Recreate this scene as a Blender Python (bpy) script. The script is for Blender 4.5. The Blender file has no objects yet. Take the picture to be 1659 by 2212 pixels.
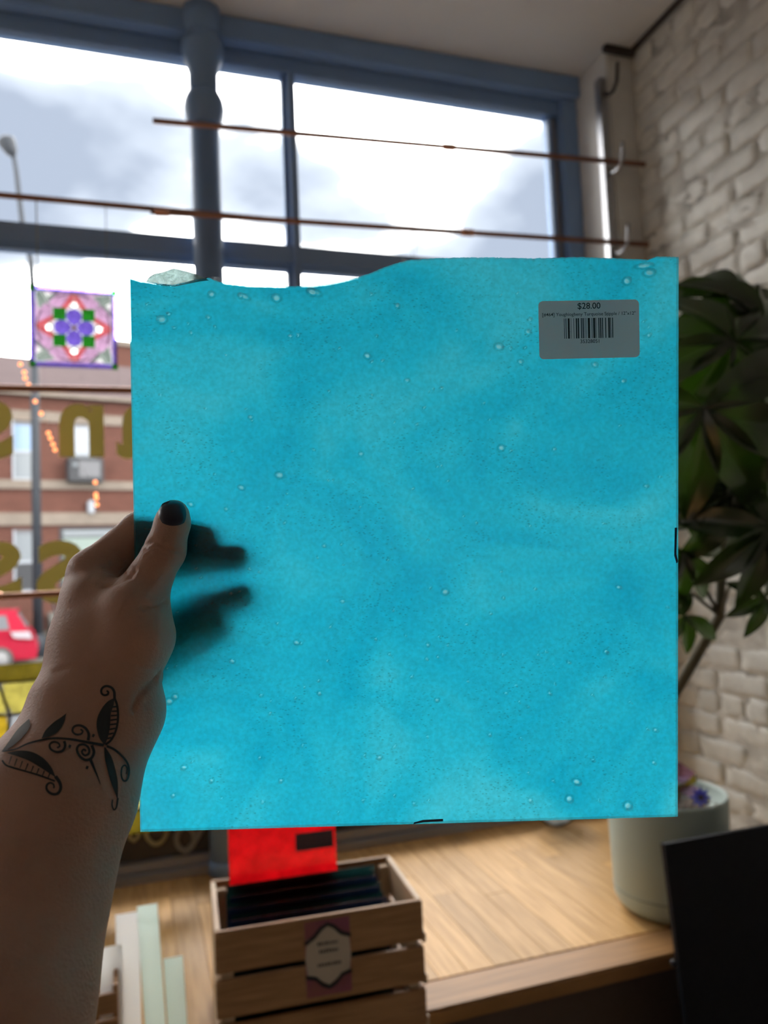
import bpy, bmesh, math, random
import numpy as np
from math import sin, cos, pi, radians
from mathutils import Vector, Matrix
from mathutils.bvhtree import BVHTree

scene = bpy.context.scene
COL = scene.collection
random.seed(7)
rng = np.random.default_rng(7)

# ------------------------------------------------------------------ camera
FPX, CX, CY = 1662.0, 829.5, 1106.0            # focal length and centre in 1659x2212 pixels
PITCH, ROLL, YAW = radians(3.8), radians(2.5), radians(18)
CAM = np.array([0.0, 0.0, 1.35])
FW = np.array([sin(YAW) * cos(PITCH), cos(YAW) * cos(PITCH), sin(PITCH)])
_r = np.array([cos(YAW), -sin(YAW), 0.0]); _u = np.cross(_r, FW)
RT = _r * cos(ROLL) - _u * sin(ROLL)
UP = _u * cos(ROLL) + _r * sin(ROLL)

cam_data = bpy.data.cameras.new('camera')
cam_data.sensor_fit = 'VERTICAL'; cam_data.sensor_height = 36.0
cam_data.lens = FPX / 2212 * 36.0
cam_data.clip_start = 0.01; cam_data.clip_end = 500
cam_data.dof.use_dof = True; cam_data.dof.focus_distance = 0.425; cam_data.dof.aperture_fstop = 7.5
cam = bpy.data.objects.new('camera', cam_data); COL.objects.link(cam)
cam.matrix_world = Matrix(((RT[0], UP[0], -FW[0], CAM[0]), (RT[1], UP[1], -FW[1], CAM[1]),
                           (RT[2], UP[2], -FW[2], CAM[2]), (0, 0, 0, 1)))
scene.camera = cam


def at(px, py, depth):
    """world point seen at a photo pixel, at a distance along the view axis"""
    return CAM + (FW + RT * ((px - CX) / FPX) - UP * ((py - CY) / FPX)) * depth


# ------------------------------------------------------------------ sky
world = bpy.data.worlds.new('overcast_sky'); scene.world = world; world.use_nodes = True
nt = world.node_tree; nt.nodes.clear()
n_out = nt.nodes.new('ShaderNodeOutputWorld'); n_bg = nt.nodes.new('ShaderNodeBackground')
n_tc = nt.nodes.new('ShaderNodeTexCoord'); n_map = nt.nodes.new('ShaderNodeMapping')
n_map.inputs['Scale'].default_value = (1.0, 1.0, 1.9); n_map.inputs['Location'].default_value = (9.1, 1.1, 1.79)
n_no = nt.nodes.new('ShaderNodeTexNoise'); n_no.inputs['Scale'].default_value = 2.3
n_no.inputs['Detail'].default_value = 5; n_no.inputs['Roughness'].default_value = 0.45
n_ra = nt.nodes.new('ShaderNodeValToRGB')
el = n_ra.color_ramp.elements
el[0].position = 0.40; el[0].color = (0.235, 0.275, 0.345, 1)
el[1].position = 0.62; el[1].color = (11.5, 11.2, 10.6, 1)
e = el.new(0.47); e.color = (0.44, 0.49, 0.56, 1)
nt.links.new(n_tc.outputs['Generated'], n_map.inputs['Vector'])
nt.links.new(n_map.outputs['Vector'], n_no.inputs['Vector'])
nt.links.new(n_no.outputs['Fac'], n_ra.inputs['Fac'])
nt.links.new(n_ra.outputs['Color'], n_bg.inputs['Color'])
n_bg.inputs['Strength'].default_value = 2.0
nt.links.new(n_bg.outputs['Background'], n_out.inputs['Surface'])

scene.view_settings.view_transform = 'Standard'; scene.view_settings.look = 'None'
scene.view_settings.gamma = 1.0; scene.view_settings.use_curve_mapping = False
scene.view_settings.exposure = 0.17
scene.cycles.max_bounces = 9; scene.cycles.diffuse_bounces = 5; scene.cycles.glossy_bounces = 3
scene.cycles.transmission_bounces = 8; scene.cycles.transparent_max_bounces = 24
scene.cycles.sample_clamp_indirect = 6.0
scene.cycles.use_denoising = True
scene.cycles.adaptive_threshold = 0.02


# ------------------------------------------------------------------ helpers
def material(name, color=(.5, .5, .5), rough=.5, metal=0., var=0., scale=8., stretch=(1, 1, 1), bump=0., bscale=None,
             coat=0., spec=.5, color2=None, emit=None, estr=0., sss=0., tone=0.):
    m = bpy.data.materials.new(name); m.use_nodes = True
    t = m.node_tree; b = t.nodes['Principled BSDF']
    b.inputs['Roughness'].default_value = rough; b.inputs['Metallic'].default_value = metal
    b.inputs['Base Color'].default_value = (*color, 1); b.inputs['Coat Weight'].default_value = coat
    b.inputs['Specular IOR Level'].default_value = spec; b.inputs['Coat Roughness'].default_value = .15
    if sss:
        b.inputs['Subsurface Weight'].default_value = sss
        b.inputs['Subsurface Radius'].default_value = (.010, .004, .002); b.inputs['Subsurface Scale'].default_value = .7
    if emit:
        b.inputs['Emission Color'].default_value = (*emit, 1); b.inputs['Emission Strength'].default_value = estr
    if var or bump:
        tc = t.nodes.new('ShaderNodeTexCoord'); mp = t.nodes.new('ShaderNodeMapping')
        mp.inputs['Scale'].default_value = stretch
        t.links.new(tc.outputs['Object'], mp.inputs['Vector'])
        oi = t.nodes.new('ShaderNodeObjectInfo'); vm = t.nodes.new('ShaderNodeVectorMath'); vm.operation = 'ADD'
        sc = t.nodes.new('ShaderNodeVectorMath'); sc.operation = 'SCALE'; sc.inputs[3].default_value = 37.0
        t.links.new(oi.outputs['Random'], sc.inputs[0]); t.links.new(mp.outputs['Vector'], vm.inputs[0])
        t.links.new(sc.outputs['Vector'], vm.inputs[1])
    if var:
        n = t.nodes.new('ShaderNodeTexNoise'); n.inputs['Scale'].default_value = scale; n.inputs['Detail'].default_value = 6
        t.links.new(vm.outputs['Vector'], n.inputs['Vector'])
        r = t.nodes.new('ShaderNodeValToRGB')
        c2 = color2 if color2 else tuple(c * (1 - var) for c in color)
        r.color_ramp.elements[0].position = .35; r.color_ramp.elements[0].color = (*c2, 1)
        r.color_ramp.elements[1].position = .65; r.color_ramp.elements[1].color = (*color, 1)
        t.links.new(n.outputs['Fac'], r.inputs['Fac']); t.links.new(r.outputs['Color'], b.inputs['Base Color'])
        if tone:                                   # every piece a slightly different tone
            mr = t.nodes.new('ShaderNodeMapRange'); mr.inputs['To Min'].default_value = 1 - tone; mr.inputs['To Max'].default_value = 1.0
            t.links.new(oi.outputs['Random'], mr.inputs['Value'])
            vs_ = t.nodes.new('ShaderNodeVectorMath'); vs_.operation = 'SCALE'
            t.links.new(r.outputs['Color'], vs_.inputs[0]); t.links.new(mr.outputs['Result'], vs_.inputs[3]); t.links.new(vs_.outputs['Vector'], b.inputs['Base Color'])
    if bump:
        n2 = t.nodes.new('ShaderNodeTexNoise'); n2.inputs['Scale'].default_value = bscale or scale * 4
        n2.inputs['Detail'].default_value = 5
        t.links.new(vm.outputs['Vector'], n2.inputs['Vector'])
        bp = t.nodes.new('ShaderNodeBump'); bp.inputs['Strength'].default_value = bump; bp.inputs['Distance'].default_value = .004
        t.links.new(n2.outputs['Fac'], bp.inputs['Height']); t.links.new(bp.outputs['Normal'], b.inputs['Normal'])
    return m


def stained(name, color, clear=.45, gloss=.05, var=.25, scale=40.):
    """coloured art glass: part see-through, part light-scattering"""
    color = tuple(c ** .5 for c in color)          # light crosses two faces of every piece
    m = bpy.data.materials.new(name); m.use_nodes = True
    t = m.node_tree; t.nodes.clear(); N = t.nodes.new; L = t.links.new
    out = N('ShaderNodeOutputMaterial'); tr = N('ShaderNodeBsdfTransparent'); tl = N('ShaderNodeBsdfTranslucent')
    gl = N('ShaderNodeBsdfGlossy'); gl.inputs['Roughness'].default_value = .15
    tc = N('ShaderNodeTexCoord'); n = N('ShaderNodeTexNoise'); n.inputs['Scale'].default_value = scale
    n.inputs['Detail'].default_value = 4; n.inputs['Distortion'].default_value = 1.0
    r = N('ShaderNodeValToRGB'); r.color_ramp.elements[0].position = .35; r.color_ramp.elements[1].position = .7
    r.color_ramp.elements[0].color = (*[c * (1 - var) for c in color], 1); r.color_ramp.elements[1].color = (*color, 1)
    L(tc.outputs['Object'], n.inputs['Vector']); L(n.outputs['Fac'], r.inputs['Fac'])
    L(r.outputs['Color'], tr.inputs['Color']); L(r.outputs['Color'], tl.inputs['Color'])
    a = N('ShaderNodeMixShader'); a.inputs['Fac'].default_value = clear
    L(tl.outputs[0], a.inputs[1]); L(tr.outputs[0], a.inputs[2])
    b = N('ShaderNodeMixShader'); b.inputs['Fac'].default_value = gloss
    L(a.outputs[0], b.inputs[1]); L(gl.outputs[0], b.inputs[2]); L(b.outputs[0], out.inputs['Surface'])
    return m


def tag(o, label=None, cat=None, group=None, kind=None):
    if label: o['label'] = label
    if cat: o['category'] = cat
    if group: o['group'] = group
    if kind: o['kind'] = kind
    return o


def link(o, parent=None):
    COL.objects.link(o)
    if parent is not None:
        o.parent = parent
        o.matrix_parent_inverse = Matrix.Translation(pos(parent)).inverted()
    return o


def pos(o):
    return Vector(o['_p']) if '_p' in o else o.location.copy()


def empty(name, loc, label=None, cat=None, group=None, kind=None):
    o = bpy.data.objects.new(name, None); o.location = Vector(loc); COL.objects.link(o); o.empty_display_size = .05
    return tag(o, label, cat, group, kind)


def mesh(name, verts, faces, mat, parent=None, smooth=False):
    v = np.asarray([tuple(p) for p in verts], dtype=float)
    c = (v.min(0) + v.max(0)) / 2
    me = bpy.data.meshes.new(name); me.from_pydata((v - c).tolist(), [], [list(map(int, f)) for f in faces]); me.update()
    if smooth: me.polygons.foreach_set('use_smooth', [True] * len(me.polygons))
    if mat: me.materials.append(mat)
    o = bpy.data.objects.new(name, me); o.location = Vector(c)
    link(o, None)
    if parent is not None:
        o.parent = parent
        # children are written in world coordinates: undo the chain of parent locations
        o.matrix_parent_inverse = Matrix.Translation(world_loc(parent)).inverted()
    return o


def world_loc(o):
    # every object here is only translated; child matrices cancel their parent, so location is the world location
    return o.location.copy()


def hull(pts, mat_=None):
    pass


def box(name, x0, x1, y0, y1, z0, z1, mat, parent=None, bev=0., seg=2):
    bm = bmesh.new(); bmesh.ops.create_cube(bm, size=1)
    for v in bm.verts:
        v.co = Vector(((x0 + x1) / 2 + v.co.x * (x1 - x0), (y0 + y1) / 2 + v.co.y * (y1 - y0), (z0 + z1) / 2 + v.co.z * (z1 - z0)))
    if bev:
        bmesh.ops.bevel(bm, geom=bm.edges[:], offset=bev, segments=seg, affect='EDGES')
    bm.verts.index_update()
    vs = [v.co.copy() for v in bm.verts]; fs = [[v.index for v in f.verts] for f in bm.faces]; bm.free()
    return mesh(name, vs, fs, mat, parent, smooth=False)


def obox(name, c, ax, ay, az, sx, sy, sz, mat, parent=None, bev=0.):
    """box with its own axes"""
    bm = bmesh.new(); bmesh.ops.create_cube(bm, size=1)
    for v in bm.verts: v.co = Vector((v.co.x * sx, v.co.y * sy, v.co.z * sz))
    if bev: bmesh.ops.bevel(bm, geom=bm.edges[:], offset=bev, segments=2, affect='EDGES')
    c, ax, ay, az = Vector(c), Vector(ax).normalized(), Vector(ay).normalized(), Vector(az).normalized()
    bm.verts.index_update()
    vs = [c + ax * v.co.x + ay * v.co.y + az * v.co.z for v in bm.verts]
    fs = [[v.index for v in f.verts] for f in bm.faces]; bm.free()
    return mesh(name, vs, fs, mat, parent)


def tube_geo(pts, rad, seg=10, cap=True):
    pts = [Vector(p) for p in pts]
    rads = rad if hasattr(rad, '__len__') else [rad] * len(pts)
    vs, fs = [], []; prev = None
    for i, p in enumerate(pts):
        d = (pts[min(i + 1, len(pts) - 1)] - pts[max(i - 1, 0)]).normalized()
        if prev is None:
            a = d.cross(Vector((0, 0, 1)) if abs(d.z) < .9 else Vector((1, 0, 0))).normalized()
        else:
            a = (prev - d * prev.dot(d)).normalized()
        prev = a; b = d.cross(a)
        for k in range(seg):
            t = 2 * pi * k / seg
            vs.append(p + (a * cos(t) + b * sin(t)) * rads[i])
    for i in range(len(pts) - 1):
        for k in range(seg):
            k2 = (k + 1) % seg
            fs.append([i * seg + k, i * seg + k2, (i + 1) * seg + k2, (i + 1) * seg + k])
    if cap:
        fs.append(list(range(seg))[::-1]); fs.append([(len(pts) - 1) * seg + k for k in range(seg)])
    return vs, fs


def tube(name, pts, rad, mat, parent=None, seg=10):
    v, f = tube_geo(pts, rad, seg); return mesh(name, v, f, mat, parent, smooth=True)


def lathe(name, prof, c, mat, parent=None, seg=32, smooth=True, axis=None):
    vs, fs = [], []
    A = Vector(axis).normalized() if axis else Vector((0, 0, 1))
    X = A.orthogonal().normalized() if axis else Vector((1, 0, 0)); Yv = A.cross(X); c = Vector(c)
    n = len(prof)
    for r, z in prof:
        for k in range(seg):
            t = 2 * pi * k / seg; vs.append(c + A * z + (X * cos(t) + Yv * sin(t)) * r)
    for i in range(n - 1):
        for k in range(seg):
            k2 = (k + 1) % seg
            fs.append([i * seg + k, i * seg + k2, (i + 1) * seg + k2, (i + 1) * seg + k])
    fs.append(list(range(seg))[::-1]); fs.append([(n - 1) * seg + k for k in range(seg)])
    return mesh(name, vs, fs, mat, parent, smooth=smooth)


def plate(name, poly2, o, ax, ay, an, thick, mat, parent=None):
    """flat polygon extruded along its normal: poly2 in the (ax, ay) plane through o"""
    o, ax, ay, an = Vector(o), Vector(ax), Vector(ay), Vector(an); n = len(poly2)
    area = sum(poly2[i][0] * poly2[(i + 1) % n][1] - poly2[(i + 1) % n][0] * poly2[i][1] for i in range(n))
    if area < 0: poly2 = poly2[::-1]
    vs = [o + ax * x + ay * y + an * (thick / 2) for x, y in poly2] + [o + ax * x + ay * y - an * (thick / 2) for x, y in poly2]
    fs = [list(range(n)), list(range(n, 2 * n))[::-1]] + [[i, n + i, n + (i + 1) % n, (i + 1) % n] for i in range(n)]
    return mesh(name, vs, fs, mat, parent)


def text_geo(body, size, offset=0.0, extrude=0.0, align='CENTER'):
    cu = bpy.data.curves.new('lettering', 'FONT'); cu.body = body; cu.size = size; cu.offset = offset; cu.extrude = extrude
    cu.align_x = align; cu.resolution_u = 4
    ob = bpy.data.objects.new('lettering', cu); COL.objects.link(ob)
    dg = bpy.context.evaluated_depsgraph_get(); dg.update()
    me = bpy.data.meshes.new_from_object(ob.evaluated_get(dg))
    vs = [v.co.copy() for v in me.vertices]; fs = [list(p.vertices) for p in me.polygons]
    bpy.data.objects.remove(ob); bpy.data.curves.remove(cu); bpy.data.meshes.remove(me)
    return vs, fs


# ------------------------------------------------------------------ materials
M = {}
M['frame'] = material('haze_blue_window_frame', (.22, .35, .58), .45)  # dark frame lifted to blue, lens-flare haze put into its colour
M['sill'] = material('grey_aluminium_sill', (.36, .35, .37), .3, .4)
M['plaster'] = material('cream_painted_plaster', (.74, .73, .70), .55, var=.12, scale=9, bump=.25, bscale=16)
M['brick'] = material('cream_painted_brick', (.81, .79, .72), .5, var=.16, scale=16, bump=1.0, bscale=26, tone=.10)
M['mortar'] = material('cream_painted_mortar', (.72, .69, .62), .7, var=.5, scale=9, bump=.8, bscale=30)
M['ceiling'] = material('matt_ceiling_paint', (.74, .74, .73), .8, var=.04, scale=3)
M['darkstrip'] = material('dark_trim_and_gap_shade', (.06, .05, .045), .7)
M['wall'] = material('grey_shop_wall_paint', (.66, .65, .63), .7, var=.06, scale=3)
M['floor'] = material('brown_shop_floor_boards', (.34, .25, .17), .45, var=.3, scale=4, stretch=(8, 1, 1))
M['oak'] = material('light_oak_board', (.72, .43, .175), .40, var=.28, scale=7, stretch=(14, .8, 1), coat=.0, spec=.14, color2=(.54, .305, .105), tone=.30)
M['oak2'] = material('oak_edge_board', (.40, .21, .085), .45, var=.28, scale=7, stretch=(.8, 14, 1), spec=.2)
M['apron'] = material('dark_brown_platform_front', (.12, .085, .065), .6, var=.2, scale=4)
M['crate'] = material('pine_crate_wood', (.42, .235, .11), .55, var=.3, scale=9, stretch=(1, 6, 14), color2=(.30, .155, .065), bump=.1, bscale=30)
M['cratelight'] = material('pale_pine_end_grain', (.66, .49, .32), .55, var=.2, scale=12)
M['copper'] = material('aged_copper_tube', (.42, .20, .13), .35, .85, var=.3, scale=6, stretch=(.3, 4, 4))
M['coppershine'] = material('bright_copper_collar', (.80, .42, .30), .25, .9)
M['iron'] = material('haze_blue_cast_iron', (.20, .32, .53), .5)  # dark column blued like the frame, flare haze painted into the colour
M['railsteel'] = material('brushed_steel_rail', (.40, .40, .42), .3, .8)
M['blacksteel'] = material('black_steel_hook', (.03, .03, .035), .4, .5)
M['gold'] = material('gold_leaf_window_lettering', (.55, .50, .20), .5)
M['goldpale'] = material('pale_gold_outline_lettering', (.62, .55, .32), .5)
M['greyvinyl'] = material('grey_vinyl_lettering', (.40, .38, .34), .6)
M['film'] = material('dark_brown_window_film', (.05, .042, .036), .5)
M['wire'] = material('thin_grey_chain', (.30, .33, .33), .35, .7)
M['lead'] = material('dark_lead_came', (.07, .07, .08), .5, .5)
M['pot'] = material('sage_green_ceramic', (.42, .51, .47), .5, var=.05, scale=6)
M['soil'] = material('dry_potting_bark', (.20, .15, .12), .9, var=.7, scale=60, bump=1., bscale=90)
M['stem'] = material('green_brown_plant_stem', (.10, .09, .05), .6, var=.3, scale=20)
M['board'] = material('matt_navy_black_board', (.004, .006, .011), .6, spec=.25)
M['paper'] = material('white_sticker_paper', (.86, .86, .86), .6)
M['ink'] = material('black_printed_ink', (.02, .025, .03), .6)
M['marker'] = material('navy_marker_ink', (.008, .02, .06), .5)
M['nail'] = material('glossy_navy_nail_polish', (.014, .013, .030), .34)
M['tattoo'] = material('blue_black_tattoo_ink', (.020, .024, .026), .6)
M['tattoofaded'] = material('faded_grey_tattoo_ink', (.080, .068, .060), .6)
M['skin'] = material('fair_freckled_skin', (.47, .265, .19), .5, var=.18, scale=28, color2=(.41, .215, .15), bump=.22, bscale=650, sss=.12)
M['bulb'] = material('warm_fairy_bulb', (1, .6, .3), .4, emit=(1, .30, .10), estr=2.4)
M['bulb'].cycles.emission_sampling = 'NONE'
M['redbrick'] = material('red_street_brick', (0.0629, 0.0262, 0.0191), .8, var=.25, scale=3, stretch=(1, 1, 5), spec=.12)
M['stone'] = material('pale_stone_band', (0.1107, 0.0931, 0.0780), .7, var=.15, scale=3, spec=.12)
M['roof'] = material('mauve_slate_roof', (0.0503, 0.0362, 0.0382), .7, var=.2, scale=2.5, stretch=(1, 1, 8), spec=.12)
M['blind'] = material('white_window_blind', (0.1711, 0.1862, 0.2113), .35, spec=.12)
M['bluepane'] = material('bright_blue_pane', (0.1006, 0.1510, 0.2315), .12, spec=.12)  # plain bright blue base colour
M['greypane'] = material('grey_curtained_pane', (0.1006, 0.1132, 0.1258), .2, spec=.12)
M['greenpane'] = material('pale_green_shop_pane', (0.1107, 0.1409, 0.1308), .25, spec=.12)
M['dark'] = material('dark_recess', (.04, .042, .05), .5)
M['ac'] = material('dark_grey_appliance', (0.0252, 0.0267, 0.0302), .5, spec=.12)
M['asphalt'] = material('grey_asphalt', (0.050, 0.050, 0.052), 1.0, var=.15, scale=2, spec=.0)
M['concrete'] = material('pale_concrete', (0.090, 0.087, 0.081), 1.0, var=.12, scale=2, spec=.0)
M['car'] = material('crimson_car_paint', (0.1711, 0.0050, 0.0161), .25, coat=.1, spec=.12)
M['tyre'] = material('black_rubber', (.02, .02, .02), .8)
M['alloy'] = material('silver_alloy', (.12, .12, .125), .4, spec=.12)
M['lamplens'] = material('pale_tail_light', (0.2113, 0.1912, 0.2113), .2, spec=.12)
M['lamppost'] = material('dark_grey_lamp_post', (0.0151, 0.0181, 0.0231), .5, spec=.12)

def let_through(mat, color, fac):
    t = mat.node_tree; b = t.nodes['Principled BSDF']; tl = t.nodes.new('ShaderNodeBsdfTranslucent'); tl.inputs['Color'].default_value = (*color, 1)
    mi = t.nodes.new('ShaderNodeMixShader'); mi.inputs['Fac'].default_value = fac
    t.links.new(b.outputs[0], mi.inputs[1]); t.links.new(tl.outputs[0], mi.inputs[2])
    t.links.new(mi.outputs[0], t.nodes['Material Output'].inputs['Surface'])
let_through(M['paper'], (1.0, .82, .84), .46)
let_through(M['gold'], (.60, .54, .24), .34); let_through(M['goldpale'], (.8, .74, .5), .4); let_through(M['greyvinyl'], (.7, .68, .62), .35)

# clear shop window glass: see-through, slightly dusty and reflecting
m = bpy.data.materials.new('dusty_window_glass'); m.use_nodes = True; t = m.node_tree; t.nodes.clear()
o_ = t.nodes.new('ShaderNodeOutputMaterial'); tr = t.nodes.new('ShaderNodeBsdfTransparent'); gl = t.nodes.new('ShaderNodeBsdfGlossy')
gl.inputs['Roughness'].default_value = .02; tl = t.nodes.new('ShaderNodeBsdfTranslucent'); tl.inputs['Color'].default_value = (.9, .93, 1, 1)
fr = t.nodes.new('ShaderNodeFresnel'); fr.inputs['IOR'].default_value = 1.25
a = t.nodes.new('ShaderNodeMixShader'); b = t.nodes.new('ShaderNodeMixShader'); a.inputs['Fac'].default_value = .0015
t.links.new(tr.outputs[0], a.inputs[1]); t.links.new(tl.outputs[0], a.inputs[2])
t.links.new(fr.outputs[0], b.inputs['Fac']); t.links.new(a.outputs[0], b.inputs[1]); t.links.new(gl.outputs[0], b.inputs[2])
t.links.new(b.outputs[0], o_.inputs['Surface']); M['glass'] = m

# turquoise stipple art glass: strongly light-scattering, wispy
m = bpy.data.materials.new('turquoise_stipple_glass'); m.use_nodes = True; t = m.node_tree; t.nodes.clear()
N = t.nodes.new; L = t.links.new
o_ = N('ShaderNodeOutputMaterial'); tl = N('ShaderNodeBsdfTranslucent'); gl = N('ShaderNodeBsdfGlossy'); gl.inputs['Roughness'].default_value = .3
tc = N('ShaderNodeTexCoord')
wn = N('ShaderNodeTexNoise'); wn.inputs['Scale'].default_value = 9; wn.inputs['Detail'].default_value = 7
wn.inputs['Roughness'].default_value = .55; wn.inputs['Distortion'].default_value = 1.6
ra = N('ShaderNodeValToRGB'); ee = ra.color_ramp.elements
ee[0].position = .34; ee[0].color = (.002, .39, .58, 1); ee[1].position = .68; ee[1].color = (.046, .545, .70, 1)
x = ee.new(.5); x.color = (.012, .47, .65, 1)
fn = N('ShaderNodeTexNoise'); fn.inputs['Scale'].default_value = 420; fn.inputs['Detail'].default_value = 3
fr_ = N('ShaderNodeMapRange'); fr_.inputs['From Min'].default_value = .3; fr_.inputs['From Max'].default_value = .7
fr_.inputs['To Min'].default_value = .86; fr_.inputs['To Max'].default_value = 1.10
vo = N('ShaderNodeTexVoronoi'); vo.inputs['Scale'].default_value = 330; vo.inputs['Randomness'].default_value = 1
vd = N('ShaderNodeMapping'); vd.inputs['Scale'].default_value = (1, 1.9, 1); vd.inputs['Rotation'].default_value = (0, 0, .5)
mk = N('ShaderNodeTexNoise'); mk.inputs['Scale'].default_value = 26; mk.inputs['Detail'].default_value = 2
th = N('ShaderNodeMapRange'); th.inputs['From Min'].default_value = .12; th.inputs['From Max'].default_value = .30
th.inputs['To Min'].default_value = .64; th.inputs['To Max'].default_value = 1.0
mkr = N('ShaderNodeMapRange'); mkr.inputs['From Min'].default_value = .42; mkr.inputs['From Max'].default_value = .60
mx = N('ShaderNodeMix'); mx.data_type = 'FLOAT'; mx.inputs[2].default_value = 1.0
L(tc.outputs['Object'], wn.inputs['Vector']); L(wn.outputs['Fac'], ra.inputs['Fac'])
L(tc.outputs['Object'], fn.inputs['Vector']); L(fn.outputs['Fac'], fr_.inputs['Value'])
L(tc.outputs['Object'], vd.inputs['Vector']); L(vd.outputs['Vector'], vo.inputs['Vector']); L(vo.outputs['Distance'], th.inputs['Value'])
L(tc.outputs['Object'], mk.inputs['Vector']); L(mk.outputs['Fac'], mkr.inputs['Value'])
L(mkr.outputs['Result'], mx.inputs[0]); L(th.outputs['Result'], mx.inputs[3])
mu = N('ShaderNodeMath'); mu.operation = 'MULTIPLY'; L(fr_.outputs['Result'], mu.inputs[0]); L(mx.outputs[0], mu.inputs[1])
vs_ = N('ShaderNodeVectorMath'); vs_.operation = 'SCALE'; L(ra.outputs['Color'], vs_.inputs[0]); L(mu.outputs[0], vs_.inputs[3])
atn = N('ShaderNodeAttribute'); atn.attribute_name = 'bubble'
m1 = N('ShaderNodeMapRange'); m1.inputs['From Min'].default_value = 0; m1.inputs['From Max'].default_value = 1; L(atn.outputs['Fac'], m1.inputs['Value'])
m2 = N('ShaderNodeMapRange'); m2.inputs['From Min'].default_value = -1; m2.inputs['From Max'].default_value = 0
m2.inputs['To Min'].default_value = .62; m2.inputs['To Max'].default_value = 1; L(atn.outputs['Fac'], m2.inputs['Value'])
pm = N('ShaderNodeMix'); pm.data_type = 'RGBA'; pm.inputs[7].default_value = (.22, .70, .80, 1); L(m1.outputs['Result'], pm.inputs[0]); L(vs_.outputs['Vector'], pm.inputs[6])
v2 = N('ShaderNodeVectorMath'); v2.operation = 'SCALE'; L(pm.outputs[2], v2.inputs[0]); L(m2.outputs['Result'], v2.inputs[3])
L(v2.outputs['Vector'], tl.inputs['Color'])
bp = N('ShaderNodeBump'); bp.inputs['Strength'].default_value = .25; bp.inputs['Distance'].default_value = .0006
L(fn.outputs['Fac'], bp.inputs['Height']); L(bp.outputs['Normal'], gl.inputs['Normal'])
mi = N('ShaderNodeMixShader'); mi.inputs['Fac'].default_value = .035
L(tl.outputs[0], mi.inputs[1]); L(gl.outputs[0], mi.inputs[2]); L(mi.outputs[0], o_.inputs['Surface']); M['turq'] = m
M['clearface'] = stained('clear_stippled_front_face', (.985, .995, 1.0), clear=.99, gloss=.03, var=.0)
M['edge'] = stained('pale_aqua_cut_edge', (.30, .85, .95), clear=.6, gloss=.85, var=.1)
M['bubble'] = stained('clear_glass_bubble', (.90, .98, .98), clear=.93, gloss=.10, var=.05)
M['chip'] = stained('clear_fractured_glass', (.20, .30, .30), clear=.4, gloss=.12, var=.45, scale=300)

# leaf: dark glossy, a little light comes through
m = bpy.data.materials.new('dark_glossy_leaf'); m.use_nodes = True; t = m.node_tree; b = t.nodes['Principled BSDF']
b.inputs['Base Color'].default_value = (.010, .022, .007, 1); b.inputs['Roughness'].default_value = .2; b.inputs['Specular IOR Level'].default_value = .9
tl = t.nodes.new('ShaderNodeBsdfTranslucent'); tl.inputs['Color'].default_value = (.05, .13, .006, 1)
mi = t.nodes.new('ShaderNodeMixShader'); mi.inputs['Fac'].default_value = .16
t.links.new(b.outputs[0], mi.inputs[1]); t.links.new(tl.outputs[0], mi.inputs[2])
t.links.new(mi.outputs[0], t.nodes['Material Output'].inputs['Surface']); M['leaf'] = m

HUNG = ('clear', 'olive')
M['diffuser'] = material('added_frosted_diffuser', (.1, .1, .1), .5); let_through(M['diffuser'], (.55, .56, .56), .97)  # added diffuser, keeps the sky from blowing out between the pieces
for nm, c, cl in [('violet', (.26, .16, .90), .95), ('purple', (.24, .16, .75), .95), ('pink', (.95, .55, .90), .95), ('coral', (.95, .18, .22), .95),
                  ('green', (.02, .28, .02), .95), ('clear', (.95, .97, .97), .75), ('sage', (.42, .52, .47), .95), ('brown', (.28, .12, .08), .3),
                  ('amber', (.80, .54, .03), .75), ('yellow', (.84, .74, .15), .75), ('blue', (.17, .20, .72), .75), ('pale', (.75, .80, .86), .8),
                  ('olive', (.42, .32, .02), .3), ('red', (.80, .004, .008), .55), ('bottle', (.004, .022, .022), .3), ('navy', (.003, .008, .022), .3),
                  ('mint', (.74, .88, .84), .35), ('frost', (.86, .88, .90), .25), ('discglass', (.78, .86, .86), .6), ('indigo', (.04, .05, .32), .2)]:
    M['g_' + nm] = stained(nm + '_art_glass', tuple(q * (.36 if nm in HUNG else 1.) for q in c), cl)

M['g_mint'] = material('pale_mint_opal_glass', (.70, .80, .77), .25); let_through(M['g_mint'], (.88, .97, .94), .75)
M['g_frost'] = material('frosted_white_glass', (.78, .80, .82), .3); let_through(M['g_frost'], (.96, .97, .98), .75)
# ------------------------------------------------------------------ room shell
ZC, ZP, WY = 3.13, .46, 2.44                # ceiling, platform top, window plane
def struct(o): o['kind'] = 'structure'; return o
struct(box('floor', -4, 2.0, -5, 2.44, -.1, 0, M['floor']))
struct(box('ceiling', -4, 2.1, -5, 2.62, ZC, ZC + .1, M['ceiling']))
struct(box('wall_back', -4, 2.1, -5.1, -5, 0, ZC, M['wall']))
struct(box('wall_left', -4.1, -4, -5, 2.62, 0, ZC, M['wall']))
struct(box('wall_front', -4.1, -3.96, WY, WY + .2, 0, ZC, M['plaster']))
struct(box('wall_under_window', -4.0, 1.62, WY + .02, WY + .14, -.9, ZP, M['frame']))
wr = struct(box('wall_right', 1.7218, 1.95, -5, 2.6, 0, ZC, M['mortar']))
struct(box('wall_corner', 1.615, 1.95, 2.215, 2.62, 0, ZC, M['plaster'], bev=.006))
struct(box('trim_1', 1.60, 1.728, 2.19, 2.215, ZC - .022, ZC, M['darkstrip'], bev=.003))
struct(box('gap_shade_strip', 1.705, 1.728, .0, 2.215, ZC - .012, ZC, M['darkstrip']))  # dark strip added to paint the shadow line where wall meets ceiling

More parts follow.
